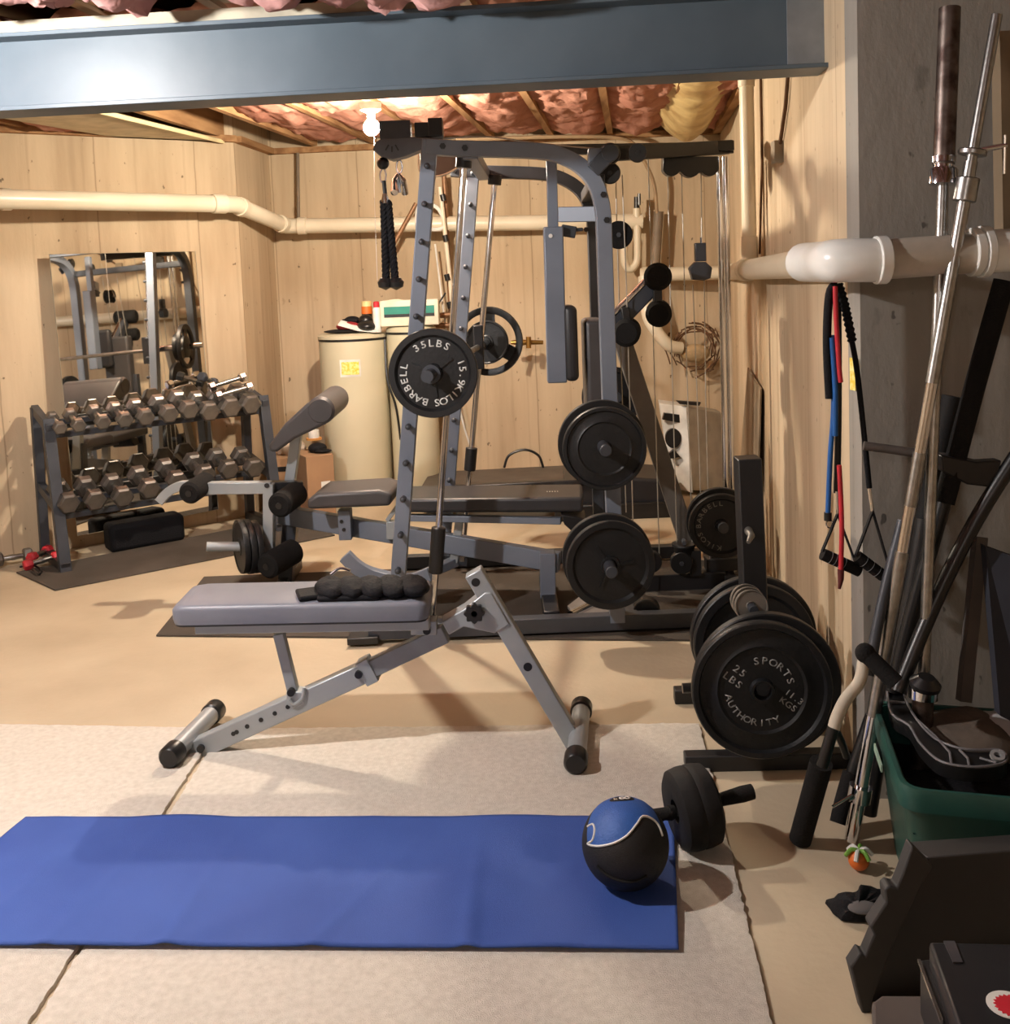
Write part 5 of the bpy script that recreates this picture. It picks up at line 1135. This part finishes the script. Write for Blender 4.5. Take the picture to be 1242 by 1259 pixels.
mb = MB(); mb.tube([sb_(0.36), sb_(0.92)], 0.016, 18); mb.build('knurled_grip', DULLC, sb)
mb = MB(); mb.tube([sb_(0.92), sb_(1.10)], 0.015, 18); mb.build('shaft', CHROME, sb)
mb = MB(); mb.tube([sb_(1.10), sb_(1.24)], 0.0165, 18); mb.build('knurled_grip', DULLC, sb)
mb = MB(); mb.tube([sb_(1.24), sb_(1.36)], 0.015, 18); mb.build('shaft', CHROME, sb)
mb = MB(); mb.tube([sb_(1.36), sb_(1.80)], 0.018, 18); mb.build('knurled_grip', DULLC, sb)
mb = MB(); mb.tube([sb_(1.80), sq], 0.0185, 18); mb.build('shaft', CHROME, sb)
for s_ in (0.30, 0.36):
    pass
mb = MB(); mb.tube([sb_(0.33), sb_(0.345)], 0.034, 22); mb.build('collar', DULLC, sb, bevel=0.003); mb = MB(); mb.tube([sb_(0.40), sb_(0.46)], 0.028, 22); mb.build('inner_collar', DULLC, sb, bevel=0.003)
c = sb_(0.335); mb = MB(); mb.tube([c, c+V(0.075, -0.02, 0.01)], 0.007, 10); mb.tube([c+V(0.07, -0.02, 0.035), c+V(0.068, -0.02, -0.06)], 0.004, 8); mb.build('tee_screw', CHROME, sb)
c = sb_(Ls-0.13); mb = MB(); mb.tube([c-sd_*0.02, c+sd_*0.02], 0.03, 20); mb.build('collar', CHROME, sb)
mb = MB(); mb.tube([c, c+V(-0.04, -0.03, 0.0)], 0.006, 8); mb.tube([c+V(-0.03, -0.03, 0.012), c+V(-0.085, -0.04, -0.012)], 0.004, 8); mb.build('tee_screw', CHROME, sb)
# white taped curl bar with black foam grips
cb = thing('curl_handle', 'white-wrapped bent handle with thick black foam grip standing on the floor', 'exercise handle', V(0.74, 2.62, 0))
def tb_(name, pts, r, m, par, seg=16, n=5):
    mb = MB(); P = smooth_path([at(*p) for p in pts], n)
    if isinstance(r, tuple): r = [r[0]+(r[1]-r[0])*i/(len(P)-1) for i in range(len(P))]
    mb.tube(P, r, seg); return mb.build(name, m, par)
tb_('white_wrap', [(1062, 812, 2.62), (1057, 838, 2.6), (1040, 860, 2.58), (1030, 880, 2.57), (1025, 896, 2.56)], 0.0155, mat('cream_tape', (200, 190, 172), 0.7), cb)
tb_('tube', [(1025, 894, 2.56), (1018, 918, 2.56), (1011, 942, 2.56)], 0.015, BPLAST, cb)
g0 = at(1010, 938, 2.60); g1_ = at(984, 1032, 2.68); g1_.z = max(0.012, g1_.z)
mb = MB(); mb.tube([g0, g1_], 0.029, 22); mb.build('foam_grip', FOAM, cb)
tb_('tube', [(1028, 898, 2.6), (1036, 915, 2.62), (1041, 930, 2.64)], 0.01, BPLAST, cb)
# folded black frame of tubes
ff = thing('folded_frame', 'folded black exercise frame of foam-covered tubes leaning by the barbells', 'exercise frame', V(1.0, 2.7, 0))
for nm, pts, r, m in (('foam_tube', [(1235, 345, 2.70), (1200, 470, 2.70), (1161, 618, 2.68)], 0.026, FOAM), ('frame_tube', [(1162, 612, 2.72), (1120, 760, 2.72), (1098, 850, 2.72)], 0.02, BPLAST),
                      ('foam_tube', [(1171, 487, 2.80), (1155, 560, 2.80), (1138, 640, 2.80)], 0.027, BRUB), ('frame_tube', [(1140, 638, 2.80), (1118, 760, 2.78), (1098, 850, 2.76)], 0.036, BPLAST),
                      ('frame_tube', [(1250, 560, 2.66), (1200, 640, 2.66), (1150, 740, 2.64), (1104, 850, 2.6)], 0.019, BPLAST), ('frame_tube', [(1110, 640, 2.70), (1085, 740, 2.66), (1068, 830, 2.62)], 0.014, DGREY),
                      ('cross_tube', [(1062, 548, 2.76), (1120, 556, 2.74), (1180, 566, 2.72), (1250, 585, 2.70)], 0.012, GREYBR), ('frame_tube', [(1072, 880, 2.78), (1052, 940, 2.76), (1034, 1000, 2.74)], 0.018, BPLAST),
                      ('foam_tube', [(1046, 950, 2.74), (1036, 985, 2.72), (1030, 1012, 2.70)], 0.021, FOAM), ('frame_tube', [(1100, 850, 2.76), (1085, 900, 2.74), (1068, 1000, 2.74)], 0.022, BPLAST)):
    mb = MB(); P = smooth_path([at(*p) for p in pts], 4); P = [V(q.x, q.y, max(q.z, r+0.002)) for q in P]; mb.tube(P, r, 16); mb.build(nm, m, ff)
mb = MB(); a, b = at(1064, 803, 2.45), at(1102, 840, 2.40); mb.cyl(a, b, 0.0205, seg=20); mb.ball(a, 0.024, seg=16, rg=10); mb.build('short_handle', FOAM, ff)
mb = MB(); mb.pts([at(x, y, 2.66) for x, y in ((1158, 560), (1200, 568), (1232, 566), (1225, 600), (1190, 596), (1160, 580))], (0, 0.04, 0)); mb.build('hinge_plate', DARKBOX, ff, bevel=0.004)
mb = MB(); mb.lathe([(0, 0), (0.036, 0), (0.038, 0.012), (0.02, 0.03), (0.0, 0.03)], at(1137, 845, 2.55), (0.1, -0.2, 1), 26); tag(mb.build('round_weight', BPLAST), 'round black disc at the foot of the olympic barbell in the tote', 'disc')
pass
mb = MB(); mb.pts([at(1212, 672, 2.66), at(1262, 690, 2.62), at(1268, 900, 2.5), at(1230, 880, 2.5)], (0, 0.03, 0)); tag(mb.build('dark_board', mat('navy_board', (36, 40, 52), 0.7)), 'dark navy board leaning on the concrete wall behind the green tote', 'board')
mb = MB(); mb.bar(at(1205, 660, 2.74), at(1185, 862, 2.66), 0.03, 0.03, up=(0, 1, 0)); tag(mb.build('grey_bar', GREYBR), 'grey-brown square bar leaning behind the green tote', 'bar')
# ------------------------------------------------------------------ green tote
tz = 0.36
fl_ = gp(1108, 972, tz); bl_ = gp(1070, 862, tz)
front_dir = (gp(1242, 984, tz)-fl_).normalized()
W_ = 0.58
ft = fl_+front_dir*W_; bt = bl_+front_dir*W_
tt = thing('storage_tote', 'dark green plastic tote full of gear under the barbells', 'storage tote', V((fl_.x+bt.x)/2, (fl_.y+bt.y)/2, 0))
cen = (fl_+ft+bt+bl_)/4
def rr4(k, z, rc=0.05, n=5):
    Cn = [fl_, ft, bt, bl_]; Cn = [V(*(cen+(c-cen)*k).xy, z) for c in Cn]; out = []
    for i in range(4):
        p = Cn[i]; a = (Cn[i-1]-p).normalized(); b = (Cn[(i+1) % 4]-p).normalized(); A_ = p+a*rc; B_ = p+b*rc
        for j in range(n+1):
            t_ = j/n; out.append((A_*(1-t_)+p*t_)*(1-t_)+(p*(1-t_)+B_*t_)*t_)
    return out
mb = MB(); mb.loft([rr4(0.84, 0.002), rr4(0.955, tz-0.06), rr4(0.965, tz-0.055), rr4(0.97, tz-0.02), rr4(0.97, tz), rr4(0.94, tz), rr4(0.94, tz-0.03), rr4(0.82, 0.02)]); mb.build('tub', GREEN, tt, angle=30)
mb = MB(); mb.loft([rr4(0.965, tz-0.05), rr4(1.0, tz-0.048), rr4(1.005, tz-0.01), rr4(0.99, tz+0.004), rr4(0.955, tz+0.004), rr4(0.95, tz-0.01)], closed=True); mb.build('rim', GREEN, tt, angle=50)
fm = fl_.lerp(ft, 0.55)-V(0, 0.012, 0)
mb = MB(); mb.bar(V(fm.x-0.12, fm.y+0.02, tz-0.085), V(fm.x+0.2, fm.y+0.0, tz-0.085), 0.03, 0.012); mb.bar(V(fm.x-0.12, fm.y+0.02, tz-0.085), V(fm.x-0.12, fm.y+0.02, tz-0.15), 0.02, 0.012, up=(0, 1, 0)); mb.build('grip_rib', GREEN, tt, bevel=0.003)
le = bl_.lerp(fl_, 0.72); 
mb = MB(); mb.bar(bl_.lerp(fl_, 0.42)+V(-0.018, 0, -0.03), bl_.lerp(fl_, 0.66)+V(-0.018, 0, -0.03), 0.004, 0.018); mb.build('white_scuff', mat('scuff', (150, 176, 158), 0.6), tt)
# contents
zc = tz-0.02
pf = thing('curved_black_frame', 'black curved plastic arm with ribbed grey edges lying in the tote', 'plastic frame', gp(1150, 920, zc))
def zp(px, py, z): return gp(px, py, z)
o1 = [(1092, 832), (1108, 832), (1113, 858), (1127, 884), (1150, 908), (1180, 920), (1205, 922), (1228, 922), (1238, 930), (1232, 939), (1200, 943), (1170, 940), (1150, 932), (1130, 912), (1118, 892), (1097, 878), (1091, 850)]
o1s = smooth_path([zp(x, y, zc+0.05) for x, y in o1]+[zp(*o1[0], zc+0.05)], 3)[:-1]
mb = MB(); mb.pts([q-V(0, 0, 0.035) for q in o1s], (0, 0, 0.03)); mb.build('web', BPLAST, pf)
mb = MB(); mb.tube(o1s, 0.0032, 6, closed=True); mb.build('ribbed_edge', mat('grey_edge', (110, 108, 112), 0.5), pf)
for pts in (((1092, 862), (1113, 864)), ((1091, 846), (1111, 846)), ((1127, 884), (1150, 905), (1168, 925), (1170, 940)), ((1180, 922), (1190, 932), (1192, 942)), ((1205, 932), (1225, 938))):
    mb = MB(); mb.tube([zp(x, y, zc+0.05) for x, y in pts], 0.003, 6); mb.build('rib', mat('grey_edge', (110, 108, 112), 0.5), pf)
for (x, y), r_ in (((1100, 836), 0.016), ((1226, 931), 0.016)):
    c = zp(x, y, zc+0.052); mb = MB(); mb.lathe([(r_*0.5, 0), (r_, 0), (r_, 0.008), (r_*0.5, 0.008)], c, (0, -0.4, 1), 20, closed=True); mb.build('eyelet', mat('grey_ring', (150, 150, 152), 0.4), pf)
cl = thing('cloth_bundle', 'grey and white cloth bundle lying in the green tote', 'cloth', zp(1190, 890, zc-0.05))
mb = MB(); mb.ball(zp(1185, 905, zc-0.03), 0.115, (1.25, 1.0, 0.5), 32, 20, Matrix.Rotation(-0.5, 3, 'Z')); mb.v = [q+V(0, 0, noise.noise(q*15)*0.015) for q in mb.v]; mb.build('brown_part', CLOTHB, cl)
mb = MB(); mb.ball(zp(1240, 905, zc-0.03), 0.095, (1.1, 1.1, 0.6), 32, 20); mb.v = [q+V(0, 0, noise.noise(q*22)*0.02) for q in mb.v]; mb.build('white_part', CLOTHW, cl)
bg = thing('gear_heap', 'black gear filling the green tote under the curved frame', 'gear', V(cen.x, cen.y, 0.1))
def heap(i, j):
    a_ = V(*(bl_.lerp(bt, i).lerp(fl_.lerp(ft, i), j)).xy, 0); a_ = V(cen.x, cen.y, 0)+(a_-V(cen.x, cen.y, 0))*0.90
    e = min(i, 1-i, j, 1-j)
    return V(a_.x, a_.y, 0.25+0.03*noise.noise(a_*9)+0.015*noise.noise(a_*25))
mb = MB(); mb.grid(heap, 30, 24); mb.build('black_cloth', NYLON, bg)
# ------------------------------------------------------------------ small toys on the floor
c = gp(1056, 1057, 0.028); t = thing('toy_ball', 'small orange toy ball with green and white top on the floor by the barbell feet', 'toy', V(c.x, c.y, 0))
mb = MB(); mb.ball(c, 0.026, seg=22, rg=14); mb.build('orange_body', ORANGE, t)
for k in range(6):
    a_ = k*PI/3; mb = MB(); mb.tube(smooth_path([c+V(0, 0, 0.022), c+V(math.cos(a_)*0.018, math.sin(a_)*0.018, 0.028), c+V(math.cos(a_)*0.034, math.sin(a_)*0.034, 0.012)], 4), 0.0055, 7); mb.build('leaf_strip', LIME if k % 2 else WHITE, t)
# glove
t = thing('black_glove', 'crumpled black glove lying on the bare floor', 'glove', gp(1050, 1118))
ol2 = [(1014, 1112), (1035, 1104), (1050, 1104), (1060, 1098), (1075, 1098), (1092, 1106), (1094, 1134), (1070, 1136), (1042, 1135), (1030, 1130)]
ctr = gp(1056, 1118, 0.03)
rings = []
for f_, z_ in ((1.0, 0.004), (0.97, 0.016), (0.7, 0.032), (0.35, 0.036), (0.05, 0.032)):
    P = smooth_path([gp(x, y, 0) for x, y in ol2]+[gp(*ol2[0], 0)], 4)[:-1]
    rings.append([V(*((V(ctr.x, ctr.y, 0)+(p-V(ctr.x, ctr.y, 0))*f_*(1+0.08*noise.noise(p*60)))).xy, z_*(1+0.5*noise.noise(p*30))) for p in P])
mb = MB(); mb.loft(rings); mb.build('leather', NYLON, t); mb = MB(); mb.ball(gp(1062, 1116, 0.035), 0.028, (1.3, 0.9, 0.3)); mb.build('grey_palm', mat('grey_suede', (96, 92, 92), 0.9), t)
# ------------------------------------------------------------------ black plastic platform at the lower right
pl = thing('notched_platform', 'large black plastic platform with a notched side at the lower corner', 'platform', V(1.0, 2.0, 0))
zt2 = 0.36
# side panel: a slanting thick outline standing up from the floor, in a vertical plane running away from the viewer
sp0 = gp(1060, 1246, 0.0); sp1 = sp0+V(0.4, 0.03, 0)
sdv = V(sp1.x-sp0.x, sp1.y-sp0.y, 0)
def side(px, py, off=0.0):
    n_ = V(sdv.y, -sdv.x, 0).normalized(); d_ = ray(px, py); P0 = sp0+n_*off; return EYE+d_*((P0-EYE).dot(n_)/d_.dot(n_))
so = [(1062, 1252), (1046, 1190), (1058, 1172), (1064, 1176), (1075, 1150), (1070, 1140), (1090, 1110), (1088, 1094), (1094, 1089), (1103, 1092), (1110, 1075), (1122, 1040), (1148, 1066), (1130, 1095), (1100, 1160), (1075, 1225), (1070, 1252)]
mb = MB(); mb.pts([side(x, y) for x, y in so], V(0.0, 0.035, 0)); mb.build('side_panel', mat('matt_black_plastic', (52, 50, 50), 0.65), pl, bevel=0.004)
a = side(1148, 1064); b = side(1070, 1250)
mb = MB(); mb.pts([side(1146, 1066)+V(0, .03, 0), side(1080, 1215)+V(0, .03, 0), b+V(0, .03, 0), b+V(0.75, 0.08, 0), a+V(0.75, 0.08, 0)], V(0.0, 0.02, 0)); mb.build('sloped_face', DARKBOX, pl, bevel=0.003)
mb = MB(); mb.pts([a+V(0, .03, 0), a+V(0.75, 0.08, 0), a+V(0.75, 0.14, -.005), a+V(-.02, 0.10, -.005)], V(0, 0, -0.02)); mb.build('top_ledge', mat('matt_black_plastic', (52, 50, 50), 0.65), pl, bevel=0.003)
# dark box with round label in front
bx = thing('dark_case', 'dark case with a silver edge strip and a round red and white label', 'case', V(0.8, 1.75, 0))
zb2 = 0.34
k0 = gp(1142, 1157, zb2); k1 = gp(1262, 1160, zb2); k2 = gp(1290, 1300, zb2); k3 = gp(1192, 1300, zb2)
mb = MB(); mb.pts([k0, k1, k2, k3], (0, 0, -zb2+0.002)); mb.build('body', DARKBOX, bx, bevel=0.006)
mb = MB(); mb.pts([gp(1160, 1158, zb2+.001), gp(1174, 1158, zb2+.001), gp(1184, 1184, zb2+.001), gp(1172, 1184, zb2+.001)], (0, 0, 0.002)); mb.build('grey_label', mat('dull_label', (64, 62, 66), 0.5), bx)
cl_ = gp(1240, 1236, zb2+0.002)
def disc(r, z, n=40, jag=0.0, r2=1.0):
    return [(r*(1-jag*(k % 2))*math.cos(2*PI*k/n), r*(1-jag*(k % 2))*math.sin(2*PI*k/n)) for k in range(n)]
mb = MB(); mb.prism(disc(0.033, 0), cl_, (1, 0, 0), (0, 1, 0), (0, 0, 0.0015)); mb.build('white_label', WHITE, bx)
mb = MB(); mb.prism(disc(0.027, 0, 40, 0.16), cl_+V(0.003, -0.004, 0.0015), (1, 0, 0), (0, 1, 0), (0, 0, 0.001)); mb.build('red_disc', RED, bx)
s0, s1_, = gp(1130, 1181, 0.30), gp(1158, 1256, 0.30)
mb = MB(); mb.bar(s0, s1_, 0.005, 0.006); mb.build('silver_strip', CHROME, bx)
mb = MB(); mb.pts([gp(1131, 1180, 0.298), gp(1150, 1178, 0.298), gp(1190, 1300, 0.298), gp(1175, 1300, 0.298)], (0, 0, -0.2)); mb.build('lower_body', DARKBOX, bx, bevel=0.004)
mb = MB(); q = [gp(1072, 1232, 0.20), gp(1084, 1223, 0.20), gp(1152, 1223, 0.20), gp(1165, 1300, 0.20), gp(1074, 1300, 0.20)]; mb.pts(q, (0, 0, -0.198)); tag(mb.build('brown_box', GREYBR, bevel=0.006), 'taupe box with rounded corner in front of the black platform', 'box')
